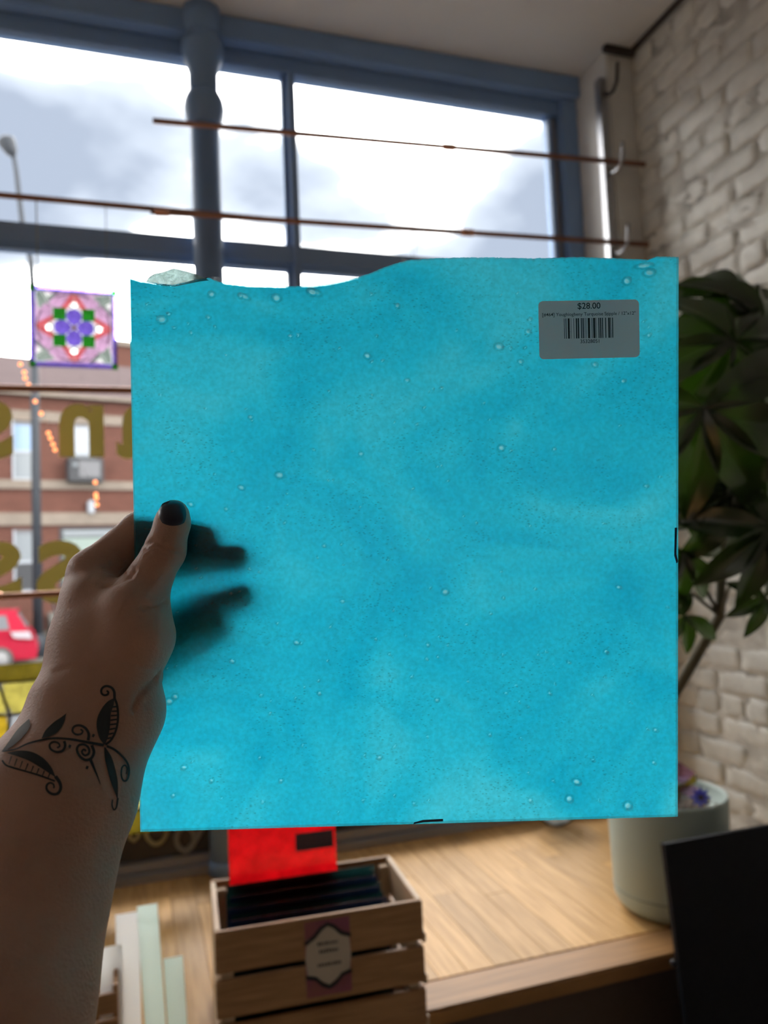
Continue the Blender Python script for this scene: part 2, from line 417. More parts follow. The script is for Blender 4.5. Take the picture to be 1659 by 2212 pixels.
# bricks of the right wall, each a piece of its own (shared uneven meshes)
def brick_mesh(i, half=False):
    r = np.random.default_rng(100 + i + 50 * half)
    Lx = (.098 if half else .205); H = .068; ny, nz = (4 if half else 7), 4
    vs, fs = [], []
    for a_ in range(ny + 1):
        for c_ in range(nz + 1):
            u = -.5 + a_ / ny; w = -.5 + c_ / nz
            edge = (abs(u) > .49) + (abs(w) > .49)
            y = u * Lx * (1 - .015 * r.random()) + r.normal(0, .0018); z = w * H + r.normal(0, .0022)
            d = -.0082 + (.0022 * min(edge, 1)) + (.003 if edge == 2 else 0) + r.normal(0, .0013)
            vs.append((d, y, z))
    for a_ in range(ny):
        for c_ in range(nz):
            k = a_ * (nz + 1) + c_; fs.append((k, k + 1, k + nz + 2, k + nz + 1))
    n0 = len(vs); bd = [a_ * (nz + 1) for a_ in range(ny + 1)] + [ny * (nz + 1) + c_ for c_ in range(1, nz + 1)] + \
        [a_ * (nz + 1) + nz for a_ in range(ny - 1, -1, -1)] + [c_ for c_ in range(nz - 1, 0, -1)]
    for k in bd: vs.append((.012, vs[k][1] * 1.03, vs[k][2] * 1.05))
    for j in range(len(bd)):
        j2 = (j + 1) % len(bd); fs.append((bd[j], n0 + j, n0 + j2, bd[j2])[::-1])
    me = bpy.data.meshes.new('brick'); me.from_pydata(vs, [], fs); me.update(); me.materials.append(M['brick'])
    me.polygons.foreach_set('use_smooth', [True] * len(me.polygons))
    return me
BR = [brick_mesh(i) for i in range(7)]; BH = [brick_mesh(i, True) for i in range(3)]
row = 0; z = .47
while z < ZC - .03:
    y = 2.205 + (0 if row % 2 == 0 else 0)
    header = (row % 6 == 5)
    first = True
    while y > 1.12:
        half = header or (first and row % 2 == 1)
        Lb = .098 if half else .205
        me = random.choice(BH if half else BR)
        o = bpy.data.objects.new('brick', me); COL.objects.link(o)
        o.location = (1.728 - random.uniform(-.002, .004), y - Lb / 2, z + random.uniform(-.003, .003) + .032)
        o.rotation_euler = (random.gauss(0, .012), random.gauss(0, .02), random.gauss(0, .014))
        o.parent = wr; o.matrix_parent_inverse = Matrix.Translation(wr.location).inverted()
        y -= Lb + random.uniform(.003, .010); first = False
    z += .0735; row += 1

# window: frame members and panes
win = struct(empty('window_1', (-.2, WY, ZP)))
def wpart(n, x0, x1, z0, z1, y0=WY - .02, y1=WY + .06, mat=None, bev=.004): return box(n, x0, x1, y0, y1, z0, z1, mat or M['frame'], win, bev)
XL = -3.9  # unseen left bay widened to let in more skylight
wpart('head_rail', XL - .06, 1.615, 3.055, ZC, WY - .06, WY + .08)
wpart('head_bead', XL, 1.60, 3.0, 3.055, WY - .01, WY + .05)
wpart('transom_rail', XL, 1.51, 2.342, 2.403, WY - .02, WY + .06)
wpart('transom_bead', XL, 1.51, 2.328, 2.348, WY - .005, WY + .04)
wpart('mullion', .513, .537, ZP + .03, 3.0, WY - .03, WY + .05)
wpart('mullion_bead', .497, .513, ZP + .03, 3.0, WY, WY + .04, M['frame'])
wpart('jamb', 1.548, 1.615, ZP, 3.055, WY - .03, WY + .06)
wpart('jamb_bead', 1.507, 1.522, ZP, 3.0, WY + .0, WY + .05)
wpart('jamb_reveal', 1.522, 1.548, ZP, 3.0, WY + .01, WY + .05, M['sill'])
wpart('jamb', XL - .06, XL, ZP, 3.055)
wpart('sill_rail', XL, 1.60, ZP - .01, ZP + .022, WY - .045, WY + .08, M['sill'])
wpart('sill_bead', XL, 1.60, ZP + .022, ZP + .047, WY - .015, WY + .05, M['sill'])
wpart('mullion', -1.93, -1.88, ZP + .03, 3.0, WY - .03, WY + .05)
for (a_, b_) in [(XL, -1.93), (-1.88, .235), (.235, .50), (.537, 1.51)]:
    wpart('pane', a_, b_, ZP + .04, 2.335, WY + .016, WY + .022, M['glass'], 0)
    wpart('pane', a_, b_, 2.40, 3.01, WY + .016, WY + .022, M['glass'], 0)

# lettering on the inside of the panes (reads the right way round from the street)
def letter(ch, x0, x1, z0, z1, mat, off=.012):
    v, f = text_geo(ch, 1.0, offset=off, extrude=.004)
    xs = [p.x for p in v]; ys = [p.y for p in v]; ax, bx, ay, by = min(xs), max(xs), min(ys), max(ys)
    vs = [(x1 - (p.x - ax) / (bx - ax) * (x1 - x0), WY + .013 - p.z * .12, z0 + (p.y - ay) / (by - ay) * (z1 - z0)) for p in v]
    mesh('letter', vs, [q[::-1] for q in f], mat, win)
letter('n', -.209, -.083, 1.706, 1.868, M['gold'], .03); letter('a', -.048, .075, 1.70, 1.868, M['gold'], .03)
letter('s', -.455, -.333, 1.698, 1.874, M['gold'], .03)
letter('s', -.277, -.148, 1.272, 1.459, M['gold'], .02); letter('s', -.445, -.315, 1.292, 1.462, M['gold'], .02)
wpart('film_band', .236, 1.505, ZP + .04, .60, WY + .0125, WY + .0145, M['film'], 0)
wpart('film_band', -1.2, .234, ZP + .04, .63, WY + .0125, WY + .0145, M['film'], 0)
yl = WY + .009
tube('letter', [(-.035, yl, .66), (-.035, yl, .60), (-.034, yl, .577), (-.022, yl, .567), (-.009, yl, .577), (-.008, yl, .60), (-.008, yl, .66)], .0065, M['goldpale'], win, 6)
tube('letter', [(.042 + .032 * cos(q), yl, .600 + .052 * sin(q)) for q in np.linspace(0, 2 * pi, 25)], .0065, M['goldpale'], win, 6)
tube('emblem', [(.125 + .026 * cos(q), yl, .552 + .034 * sin(q)) for q in np.linspace(0, 2 * pi, 21)], .009, M['greyvinyl'], win, 6)
tube('emblem', [(.118, yl, .508), (.148, yl, .535), (.172, yl, .572), (.184, yl, .59)], .009, M['greyvinyl'], win, 6)

# ------------------------------------------------------------------ platform
pf = struct(empty('floor_platform', (-.2, 1.5, 0)))
box('platform_base', -3.98, 1.728, 1.535, 2.46, 0, ZP - .022, M['apron'], pf)
box('nosing_board', -3.98, 1.728, 1.495, 1.60, ZP - .034, ZP, M['oak2'], pf, .005)
x = 1.722
k = 0
while x > -3.9:
    w = .066
    y0 = 1.601; cut = random.uniform(1.75, 2.3)
    for (ya, yb) in [(y0, cut), (cut + .001, WY - .02)]:
        box('floor_board', x - w + .0004, x - .0004, ya, yb, ZP - .022, ZP + random.uniform(-.0004, .0002), M['oak'], pf, .0006, 1)
    x -= w

# ------------------------------------------------------------------ iron column with capital
CXc, CYc = .236, 2.385
col = empty('iron_column', (CXc, CYc, ZP), 'slender dark cast iron column with ringed capital in front of the window', 'column')
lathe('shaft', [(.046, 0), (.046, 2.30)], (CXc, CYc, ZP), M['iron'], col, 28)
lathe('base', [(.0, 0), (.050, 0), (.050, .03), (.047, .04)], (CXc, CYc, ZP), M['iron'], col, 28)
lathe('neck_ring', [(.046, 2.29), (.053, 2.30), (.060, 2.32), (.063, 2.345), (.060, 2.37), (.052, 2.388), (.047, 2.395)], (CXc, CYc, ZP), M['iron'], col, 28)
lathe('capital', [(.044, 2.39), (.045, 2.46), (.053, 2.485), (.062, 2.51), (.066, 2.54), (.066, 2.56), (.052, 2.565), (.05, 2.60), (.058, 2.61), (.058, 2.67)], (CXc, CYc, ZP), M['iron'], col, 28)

# ------------------------------------------------------------------ copper tubes, steel rail with hooks
rail = empty('hook_rail', (1.60, 2.235, 1.0), 'vertical steel rail with upturned black hooks on the white corner pier', 'hook rail')
obox('rail', (1.598, 2.232, 2.03), (1, 0, 0), (0, 1, .0), (0, .0, 1), .030, .034, 1.98, M['railsteel'], rail, .003)
def hook(z, mat):
    y0 = 2.216
    pts = [(1.60, y0, z + .0), (1.60, y0 - .02, z - .022), (1.60, y0 - .05, z - .026), (1.60, y0 - .075, z - .006), (1.60, y0 - .082, z + .03), (1.60, y0 - .085, z + .055)]
    tube('hook', pts, .0062, mat, rail, 8)
hook(2.965, M['blacksteel']); hook(2.684, M['railsteel']); hook(2.398, M['railsteel']); hook(1.86, M['railsteel']); hook(1.31, M['railsteel'])
def ctube(name, a, b, r, label, collars=()):
    o = empty(name, [(p + q) / 2 for p, q in zip(a, b)], label, 'tube', 'copper tubes across the window')
    tube('pipe', [a, b], r, M['copper'], o, 14)
    A, B = Vector(a), Vector(b)
    for s in collars:
        c = A.lerp(B, s); d = (B - A).normalized()
        tube('collar', [c - d * .022, c - d * .018, c + d * .018, c + d * .022], [r, r * 1.35, r * 1.35, r], M['coppershine'], o, 14)
ctube('copper_tube', (.076, 2.29, 2.69), (1.708, 2.165, 2.69), .0085, 'topmost copper tube, stopping short just left of the iron column', (.565,))
ctube('copper_tube', (.063, 2.285, 2.408), (1.700, 2.165, 2.404), .0085, 'copper tube in the second hook, running from the column to the brick wall', (.02, .60))
ctube('copper_tube', (-1.9, 2.31, 2.418), (.428, 2.295, 2.424), .0085, 'copper tube carrying the hanging pink and purple glass square', ())
ctube('copper_tube', (-1.9, 2.30, 1.862), (1.69, 2.168, 1.862), .0095, 'copper tube crossing just above the upper gold window lettering', (.38,))
ctube('copper_tube', (-1.9, 2.30, 1.300), (1.69, 2.168, 1.315), .0085, 'bright copper tube behind the wrist, across the lower gold lettering', (.43,))

# thin fishing-line loop on the second tube
tube('hanging_line', [(.86, 2.236, 2.415), (.853, 2.23, 2.36), (.86, 2.23, 2.28), (.872, 2.23, 2.36), (.866, 2.236, 2.415)], .0012, M['wire'], None, 5)
tag(bpy.context.scene.objects['hanging_line'], 'thin grey line looped over the second copper tube', 'line')

# ------------------------------------------------------------------ hanging stained glass square
PX, PZ, PY = -.152, 2.054, 2.30; S = .1155
sg = empty('stained_glass_square', (PX, PY, PZ - S), 'small hanging stained glass square with a violet four-petal flower on pink', 'stained glass')
AX, AZ, AN = Vector((1, 0, -.004)), Vector((.008, 0, 1)), Vector((0, -1, 0))
def sp(n, poly, mat, th=.003, off=0.):
    return plate(n, [(a_ * S, b_ * S) for a_, b_ in poly], (PX, PY - off, PZ), AX, AZ, AN, th, M[mat], sg)
nb0 = 44; V_, F_ = [], []
for i in range(nb0):                                  # added diffuser plate dims the sky in the gaps; four diamonds left open
    for j in range(nb0):
        cxx, czz = -.94 + 1.88 * (i + .5) / nb0, -.94 + 1.88 * (j + .5) / nb0
        a_, b_ = max(abs(cxx), abs(czz)), min(abs(cxx), abs(czz))
        if abs(a_ - .56) / .085 + b_ / .09 < 1: continue
        h_ = .94 / nb0; n0 = len(V_)
        for (dx, dz) in ((-h_, -h_), (h_, -h_), (h_, h_), (-h_, h_)):
            V_.append(Vector((PX, PY + .004, PZ)) + AX * ((cxx + dx) * S) + AZ * ((czz + dz) * S))
        F_.append((n0, n0 + 1, n0 + 2, n0 + 3))
mesh('added_diffuser', V_, F_, M['diffuser'], sg)
for q in range(4):
    R2 = lambda p, q=q: [(a_ * cos(q * pi / 2) - b_ * sin(q * pi / 2), a_ * sin(q * pi / 2) + b_ * cos(q * pi / 2)) for a_, b_ in p]
    sp('border', R2([(-.87, .88), (.87, .88), (.87, 1.0), (-.87, 1.0)]), 'g_purple', .005)
    sp('corner_block', R2([(.87, .87), (1.01, .87), (1.01, 1.01), (.87, 1.01)]), 'g_green', .006)
    sp('petal', R2([(0, .04), (.12, .12), (.178, .22), (.178, .34), (.12, .44), (0, .46), (-.12, .44), (-.178, .34), (-.178, .22), (-.12, .12)]), 'g_violet')
    sp('diamond', R2([(0, .465), (.12, .545), (0, .66), (-.12, .545)]), 'g_clear', .005)
    sp('green_square', R2([(.183, .183), (.48, .183), (.48, .48), (.183, .48)]), 'g_green')
    sp('coral_chevron', R2([(.005, .67), (.125, .55), (.13, .455), (.29, .49), (.05, .87), (.005, .87)]), 'g_coral')
    sp('coral_chevron', R2([(-.005, .67), (-.125, .55), (-.13, .455), (-.29, .49), (-.05, .87), (-.005, .87)]), 'g_coral')
    sp('pink_piece', R2([(.06, .87), (.295, .49), (.485, .49), (.60, .62), (.42, .80), (.27, .87)]), 'g_pink')
    sp('pink_piece', R2([(-.06, .87), (-.295, .49), (-.485, .49), (-.60, .62), (-.42, .80), (-.27, .87)]), 'g_pink')
    sp('sage_band', R2([(.49, .49), (.60, .60), (.86, .74), (.86, .86), (.74, .86), (.44, .80), (.59, .64)]), 'g_sage')
    sp('sage_band', R2([(.60, .585), (.885, .30), (.885, .42), (.72, .60), (.885, .70), (.87, .73)]), 'g_sage')
    sp('corner_pink', R2([(.28, .87), (.43, .815), (.70, .87)]), 'g_pink')
    sp('corner_pink', R2([(-.28, .87), (-.43, .815), (-.70, .87)]), 'g_pink')
    a0 = [(.835 * sin(v), .835 * cos(v)) for v in np.linspace(-.46, .46, 9)]
    v_, f_ = tube_geo([Vector((PX, PY - .002, PZ)) + AX * (a_ * S) + AZ * (b_ * S) for a_, b_ in R2(a0)], .0022, 6)
    mesh('lead_arc', v_, f_, M['g_sage'], sg, True)
sp('flower_centre', [(.06 * cos(v), .06 * sin(v)) for v in np.linspace(0, 2 * pi, 9)[:-1]], 'g_brown', .006)
for dx in (-.093, .090):
    tube('chain', [(PX + dx, PY, PZ + S * .97), (PX + dx * 1.01, PY, 2.42)], .0022 if dx < 0 else .0013, M['wire'], sg, 6)

# ------------------------------------------------------------------ long stained glass panel low in the window
LX0, LX1, LZ0, LZ1, LY = -.74, .13, .626, 1.12, 2.33
lp = empty('stained_glass_picture', (-.3, LY, LZ0), 'long stained glass panel of yellow and blue petals in an amber frame', 'stained glass')
box('frame_top', LX0, LX1, LY - .008, LY + .008, LZ1 - .045, LZ1, M['g_olive'], lp, .002)
box('frame_bottom', LX0, LX1, LY - .008, LY + .008, LZ0, LZ0 + .063, M['g_olive'], lp, .002)
box('frame_side', LX0, LX0 + .035, LY - .008, LY + .008, LZ0 + .063, LZ1 - .045, M['g_olive'], lp, .002)
box('frame_side', LX1 - .035, LX1, LY - .008, LY + .008, LZ0 + .063, LZ1 - .045, M['g_olive'], lp, .002)
gx, gz = 9, 5; r = np.random.default_rng(5)
px_ = np.linspace(LX0 + .035, LX1 - .035, gx + 1); pz_ = np.linspace(LZ0 + .065, LZ1 - .047, gz + 1)
G = np.zeros((gx + 1, gz + 1, 2))
for i in range(gx + 1):
    for j in range(gz + 1):
        G[i, j] = (px_[i] + (r.uniform(-.028, .028) if 0 < i < gx else 0), pz_[j] + (r.uniform(-.025, .025) if 0 < j < gz else 0))
cols_ = ['g_yellow', 'g_amber', 'g_blue', 'g_yellow', 'g_pale', 'g_blue', 'g_amber']
for i in range(gx):
    for j in range(gz):
        c4 = [G[i, j], G[i + 1, j], G[i + 1, j + 1], G[i, j + 1]]; ce = sum(c4) / 4; poly = []
        for k in range(4):
            a_, b_ = c4[k], c4[(k + 1) % 4]; mdl = (a_ + b_) / 2
            poly.append(ce + (a_ - ce) * .88); poly.append(ce + (mdl - ce) * .95)
        mt = cols_[int((i * 3 + j * 2 + (i * j) % 3) % 7)]
        plate('glass_petal', [(p[0], p[1]) for p in poly], (0, LY, 0), Vector((1, 0, 0)), Vector((0, 0, 1)), Vector((0, -1, 0)), .003, M[mt], lp)
segs = []
for i in range(gx + 1):
    for j in range(gz + 1):
        if i < gx: segs.append((G[i, j], G[i + 1, j]))
        if j < gz: segs.append((G[i, j], G[i, j + 1]))
V_, F_ = [], []
for a_, b_ in segs:
    v_, f_ = tube_geo([(a_[0], LY, a_[1]), (b_[0], LY, b_[1])], .0042, 6); n0 = len(V_); V_ += v_; F_ += [[q + n0 for q in ff] for ff in f_]
mesh('lead_came', V_, F_, M['lead'], lp, True)
for xx in (-.55, -.02):
    tube('chain', [(xx, LY, LZ1), (xx, 2.305, 1.31)], .0015, M['wire'], lp, 6)

# ------------------------------------------------------------------ fairy lights
FL = [(-.319, 2.003), (-.305, 1.969), (-.295, 1.946), (-.293, 1.929), (-.284, 1.909), (-.267, 1.861), (-.252, 1.826), (-.233, 1.769), (-.228, 1.754),
      (-.221, 1.736), (-.216, 1.72), (-.108, 1.624), (-.107, 1.588), (-.106, 1.577), (-.105, 1.558)]
fl = empty('fairy_light_string', (-.2, 2.40, 1.55), 'string of tiny warm fairy lights drooping beside the gold lettering', 'string lights')
tube('wire', [(p[0] + .004, 2.402, p[1]) for p in FL], .0005, M['wire'], fl, 5)
for p in FL:
    lathe('bulb', [(.0008, -.006), (.0046, -.004), (.0058, 0), (.0046, .004), (.0008, .006)], (p[0], 2.40, p[1]), M['bulb'], fl, 10)

# ------------------------------------------------------------------ wooden crate with glass sheets
ca = radians(-3.4); CA, CB = Vector((cos(ca), sin(ca), 0)), Vector((-sin(ca), cos(ca), 0)); CO = Vector((.122, 1.476, ZP))
cw, cd, chh = .394, .248, .235
def cpt(u, v, w): return CO + CA * u + CB * v + Vector((0, 0, w))
cr = empty('wooden_crate', cpt(cw / 2, 0, 0), 'slatted pine crate with a round paper badge, filled with glass sheets', 'crate')
def cbox(n, u0, u1, v0, v1, w0, w1, mat, par=None, bev=.002):
    return obox(n, cpt((u0 + u1) / 2, (v0 + v1) / 2, (w0 + w1) / 2), CA, CB, (0, 0, 1), u1 - u0, v1 - v0, w1 - w0, M[mat], par or cr, bev)
for k in range(3):
    w0 = .003 + k * .0785; w1 = w0 + .0665 + (.008 if k == 2 else 0)
    cbox('front_slat', 0, cw, 0, .010, w0, w1, 'crate'); cbox('back_slat', 0, cw, cd - .010, cd, w0, w1, 'crate')
    cbox('side_slat', 0, .010, .010, cd - .010, w0, w1, 'cratelight'); cbox('side_slat', cw - .010, cw, .010, cd - .010, w0, w1, 'cratelight')
    cbox('peg', cw, cw + .008, .012, .024, w0 - .012 + .0, w0 + .008, 'cratelight')
cbox('base_board', .01, cw - .01, .01, cd - .01, .002, .010, 'crate')
for (u, v) in [(.010, .010), (cw - .032, .010), (.010, cd - .032), (cw - .032, cd - .032)]:
    cbox('corner_post', u, u + .022, v, v + .022, .01, chh - .012, 'cratelight')
# badge card on the front slats
bu, bw = .206, .160
badge = plate('badge_card', [(-.043, -.068), (.043, -.068), (.043, .068), (-.043, .068)], cpt(bu, -.0012, bw), CA, Vector((0, 0, 1)), -CB,
              .0012, material('mauve_card', (.30, .11, .10), .6, var=.3, scale=12, color2=(.26, .08, .14)), cr)
wob = [(-.040, .036), (-.022, .044), (0, .062), (.022, .044), (.040, .036), (.043, .0), (.040, -.030), (.022, -.036), (0, -.050), (-.022, -.036), (-.040, -.030), (-.043, 0)]
plate('badge_face', wob, cpt(bu, -.0024, bw), CA, Vector((0, 0, 1)), -CB, .0008, material('cream_badge_paper', (.52, .46, .38), .6), badge)
for s, pts in ((1, [(-.043, .030), (-.026, .040), (-.012, .054), (0, .060), (.012, .054), (.026, .040), (.043, .034)]),
               (-1, [(-.043, -.030), (-.026, -.034), (-.012, -.048), (0, -.053), (.012, -.048), (.026, -.034), (.043, -.030)])):
    tube('badge_bracket', [cpt(bu + a_, -.0035, bw + b_) for a_, b_ in pts], .0034, M['ink'], badge, 6)
for (w_, hw) in ((.026, .020), (.012, .017), (-.012, .021)):
    rr = np.random.default_rng(int(w_ * 1000) + 50); V_, F_ = [], []; u = -hw
    while u < hw:
        s_ = rr.uniform(.002, .005)
        c0 = len(V_); V_ += [cpt(bu + u, -.0031, bw + w_ - .003), cpt(bu + u + s_, -.0031, bw + w_ - .003), cpt(bu + u + s_, -.0031, bw + w_ + rr.uniform(.001, .004)), cpt(bu + u, -.0031, bw + w_ + .003)]
        F_.append([c0, c0 + 1, c0 + 2, c0 + 3]); u += s_ + .0014
    mesh('badge_print', V_, F_, M['ink'], badge)
# glass sheets standing in the crate
def csheet(u0, u1, v, w0, w1, lean, mat, label, grp=None, th=.003):
    p = [cpt(u0, v, w0), cpt(u1, v, w0), cpt(u1, v + lean, w1), cpt(u0, v + lean, w1)]
    upv = (p[3] - p[0]).normalized(); nn = CA.cross(upv)
    o = plate('glass_sheet', [(0, 0), (u1 - u0, 0), (u1 - u0, (p[3] - p[0]).length), (0, (p[3] - p[0]).length)], p[0], CA, upv, nn, th, M[mat])
    return tag(o, label, 'glass sheet', grp)
red = csheet(.038, .265, .196, .045, .352, .014, 'g_red', 'bright red glass sheet standing tall at the back of the crate')
o = plate('sticker', [(0, 0), (.082, 0), (.082, .036), (0, .036)], cpt(.178, .2045, .285), CA, Vector((0, .045, 1)).normalized(), -CB, .0008, material('dusky_sticker', (.09, .06, .08), .6), red)
dk = ['bottle', 'navy', 'bottle', 'navy', 'bottle', 'navy', 'bottle', 'bottle']
for k in range(8):
    o = csheet(.028 + .004 * (k % 3), .335 + .004 * ((k * 2) % 3), .040 + k * .017, .012, .212 + .0042 * k + .003 * (k % 2), .020, 'g_' + dk[k],
               'front dark glass sheet with a small blue-grey sticker inside the crate' if k == 0 else 'dark glass sheet standing right against the red sheet in the crate' if k == 7 else 'dark green-black glass sheet in the middle of the packed row in the crate', 'dark sheets in the crate')
    if k == 0:
        plate('sticker', [(0, 0), (.075, 0), (.075, .034), (0, .034)], cpt(.215, .0525, .166), CA, Vector((0, .10, 1)).normalized(), -CB, .0008,
              material('blue_grey_sticker', (.16, .18, .22), .6), o)
for (u, c_) in ((.10, 'amber'), (.145, 'olive'), (.185, 'yellow')):  # coloured blobs stand in for lights reflected in the dark sheet
    lathe('reflection_spot', [(.002, -.005), (.011, -.003), (.014, 0), (.011, .004), (.003, .007)], cpt(u, .040, .176), M['g_' + c_], None, 16, axis=tuple(-CB))
    tag(bpy.context.scene.objects[-1] if False else [q for q in COL.objects if q.name.startswith('reflection_spot')][-1],
        {'amber': 'orange spot imitating a reflected light', 'olive': 'dull brown spot imitating a reflected light', 'yellow': 'yellow spot imitating a reflected light'}[c_] + ' on the front dark sheet', 'reflection spot')

# ------------------------------------------------------------------ box of pale glass strips, left of the crate
SB = empty('strip_box', (-.06, 1.56, ZP), 'low slotted wooden box holding pale glass strips', 'wooden box')
for k in range(3):
    box('box_slat', -.22, -.048, 1.545, 1.553, ZP + .004 + k * .046, ZP + .040 + k * .046, M['crate'], SB, .0015)
    box('box_slat', -.22, -.048, 1.662, 1.670, ZP + .004 + k * .046, ZP + .040 + k * .046, M['crate'], SB, .0015)
box('box_end', -.056, -.048, 1.553, 1.662, ZP, ZP + .142, M['crate'], SB, .0015)
box('box_end', -.228, -.220, 1.545, 1.670, ZP, ZP + .142, M['crate'], SB, .0015)
box('box_floor', -.22, -.056, 1.553, 1.662, ZP, ZP + .006, M['cratelight'], SB)
def strip(x0, x1, y, z0, z1, leany, mat, label, tx=0.):
    p0 = Vector((x0, y, z0)); upv = Vector((tx, leany, z1 - z0)); ln = upv.length; upv.normalize(); nn = Vector((1, 0, 0)).cross(upv)
    o = plate('glass_strip', [(0, 0), (x1 - x0, 0), (x1 - x0, ln), (0, ln)], p0, Vector((1, 0, 0)), upv, nn, .004, M[mat])
    return tag(o, label, 'glass strip', 'pale glass strips by the crate')
s1 = strip(.000, .038, 1.575, ZP + .001, .713, .03, 'g_mint', 'tallest pale mint glass strip, with a curved notch mark near its top', -.012)
tube('notch_mark', [(-.004 + .030 * q, 1.603 + .0, .690 - .012 * sin(pi * q)) for q in np.linspace(0, 1, 9)], .0012, M['g_sage'], s1, 5)
strip(.040, .076, 1.560, ZP + .001, .618, .02, 'g_mint', 'shorter grey-green glass strip standing right of the tallest strip', -.006)
strip(-.052, -.008, 1.620, ZP + .001, .690, .02, 'g_frost', 'frosted white glass strip standing between the mint strip and the box')
strip(-.082, -.040, 1.600, ZP + .008, .642, .02, 'g_frost', 'short frosted white glass strip standing in the slotted box')

# ------------------------------------------------------------------ dark board leaning on the platform edge
bd = empty('display_board', (1.3, 1.40, 0), 'large navy-black board propped against the platform edge below the plant', 'board')
nb = Vector((0, -1, .10)).normalized(); ub = Vector((0, .10, 1)).normalized()
plate('panel', [(0, 0), (.60, 0), (.60, .735), (0, .735)], (1.047, 1.345, .001), Vector((1, 0, 0)), ub, nb, .012, M['board'], bd)
lathe('screw_knob', [(.003, 0), (.007, .001), (.007, .008), (.003, .009)], (1.044, 1.396, .500), M['blacksteel'], bd, 12, axis=(-1, 0, 0))

# ------------------------------------------------------------------ round bevelled glass disc at the window
dc = empty('glass_disc', (1.31, 2.30, ZP), 'round clear glass disc in a dark rim standing by the window sill', 'glass disc')
lathe('disc', [(.001, -.002), (.078, -.002), (.078, .002), (.001, .002)], (1.31, 2.31, ZP + .085), M['g_discglass'], dc, 40, False, axis=(0, -1, .06))
ringp = [Vector((1.31 + .081 * cos(q), 2.31 + .081 * .06 * sin(q), ZP + .085 + .081 * sin(q))) for q in np.linspace(0, 2 * pi, 41)]
tube('rim', ringp, .004, M['lead'], dc, 8)

# ------------------------------------------------------------------ potted plant
pc = np.array([1.268, 1.690, ZP])
pl = empty('potted_plant', pc, 'leafy umbrella plant in a tall sage green pot against the brick wall', 'potted plant')
lathe('pot', [(.0, .0), (.100, .0), (.122, .006), (.134, .020), (.140, .034), (.1405, .050), (.1408, .0505), (.1445, .20), (.1465, .272), (.1455, .280), (.1425, .280), (.1400, .272), (.139, .235), (.10, .232), (.0, .232)],
      pc, M['pot'], pl, 56)
lathe('pot_groove', [(.1410, .052), (.1418, .053), (.1418, .055), (.1410, .056)], pc, material('dark_green_glaze', (.24, .28, .25), .6), pl, 56)  # thin ring in a darker green than the pot
sv, sf = [], []; r = np.random.default_rng(11); ns = 26
for i in range(ns + 1):
    for j in range(ns + 1):
        a_, b_ = -1 + 2 * i / ns, -1 + 2 * j / ns
        rr = math.hypot(a_, b_); mx_ = max(abs(a_), abs(b_)); s_ = (mx_ / rr if rr > 0 else 0) * .137
        sv.append((pc[0] + a_ * s_, pc[1] + b_ * s_, pc[2] + .236 + r.uniform(-.005, .006)))
for i in range(ns):
    for j in range(ns):
        k = i * (ns + 1) + j; sf.append((k, k + ns + 1, k + ns + 2, k + 1))
mesh('soil', sv, sf, M['soil'], pl, False)

def leaf_mesh(i):
    r = np.random.default_rng(i); n, mcr = 12, 4; vs, fs = [], []
    for a_ in range(n + 1):
        t_ = a_ / n
        wd = .155 * (math.sin(pi * min(1, t_ ** .85)) ** .85) * (1 + .25 * t_) if 0 < t_ < 1 else .003
        droop = -.42 * t_ ** 2.0
        for c_ in range(-mcr, mcr + 1):
            q = c_ / mcr
            z_ = droop + abs(q) * wd * .55 - .02 * math.sin(t_ * 9 + i) * abs(q)
            vs.append((q * wd, t_, z_ + (.006 if c_ == 0 else 0)))
    w_ = 2 * mcr + 1
    for a_ in range(n):
        for c_ in range(w_ - 1):
            k = a_ * w_ + c_; fs.append((k, k + 1, k + w_ + 1, k + w_))
    me = bpy.data.meshes.new('leaf'); me.from_pydata(vs, [], fs); me.update(); me.materials.append(M['leaf'])
    me.polygons.foreach_set('use_smooth', [True] * len(me.polygons)); return me
LM = [leaf_mesh(i) for i in range(4)]
def put_leaf(base, direction, upn, length):
    d = Vector(direction).normalized(); n_ = Vector(upn); n_ = (n_ - d * n_.dot(d)).normalized(); s_ = d.cross(n_)
    o = bpy.data.objects.new('leaf', random.choice(LM)); COL.objects.link(o); b_ = Vector(base)
    mw = Matrix(((s_.x, d.x, n_.x, 0), (s_.y, d.y, n_.y, 0), (s_.z, d.z, n_.z, 0), (0, 0, 0, 1)))
    o.parent = pl; o.matrix_parent_inverse = Matrix.Translation(pl.location).inverted()
    o.matrix_basis = Matrix.Translation(b_) @ mw @ Matrix.Scale(length, 4)
trunk_top = at(1560, 1180, 1.80)
tp = [Vector(pc) + Vector((.0, 0, .22)), Vector(pc) + Vector((.02, -.01, .5)), Vector(at(1555, 1330, 1.82)), Vector(trunk_top), Vector(at(1585, 960, 1.80)), Vector(at(1610, 760, 1.82))]
tube('trunk', tp, [.016, .014, .012, .011, .009, .007], M['stem'], pl, 10)
R_, U_, B_ = Vector(RT), Vector(UP), -Vector(FW)
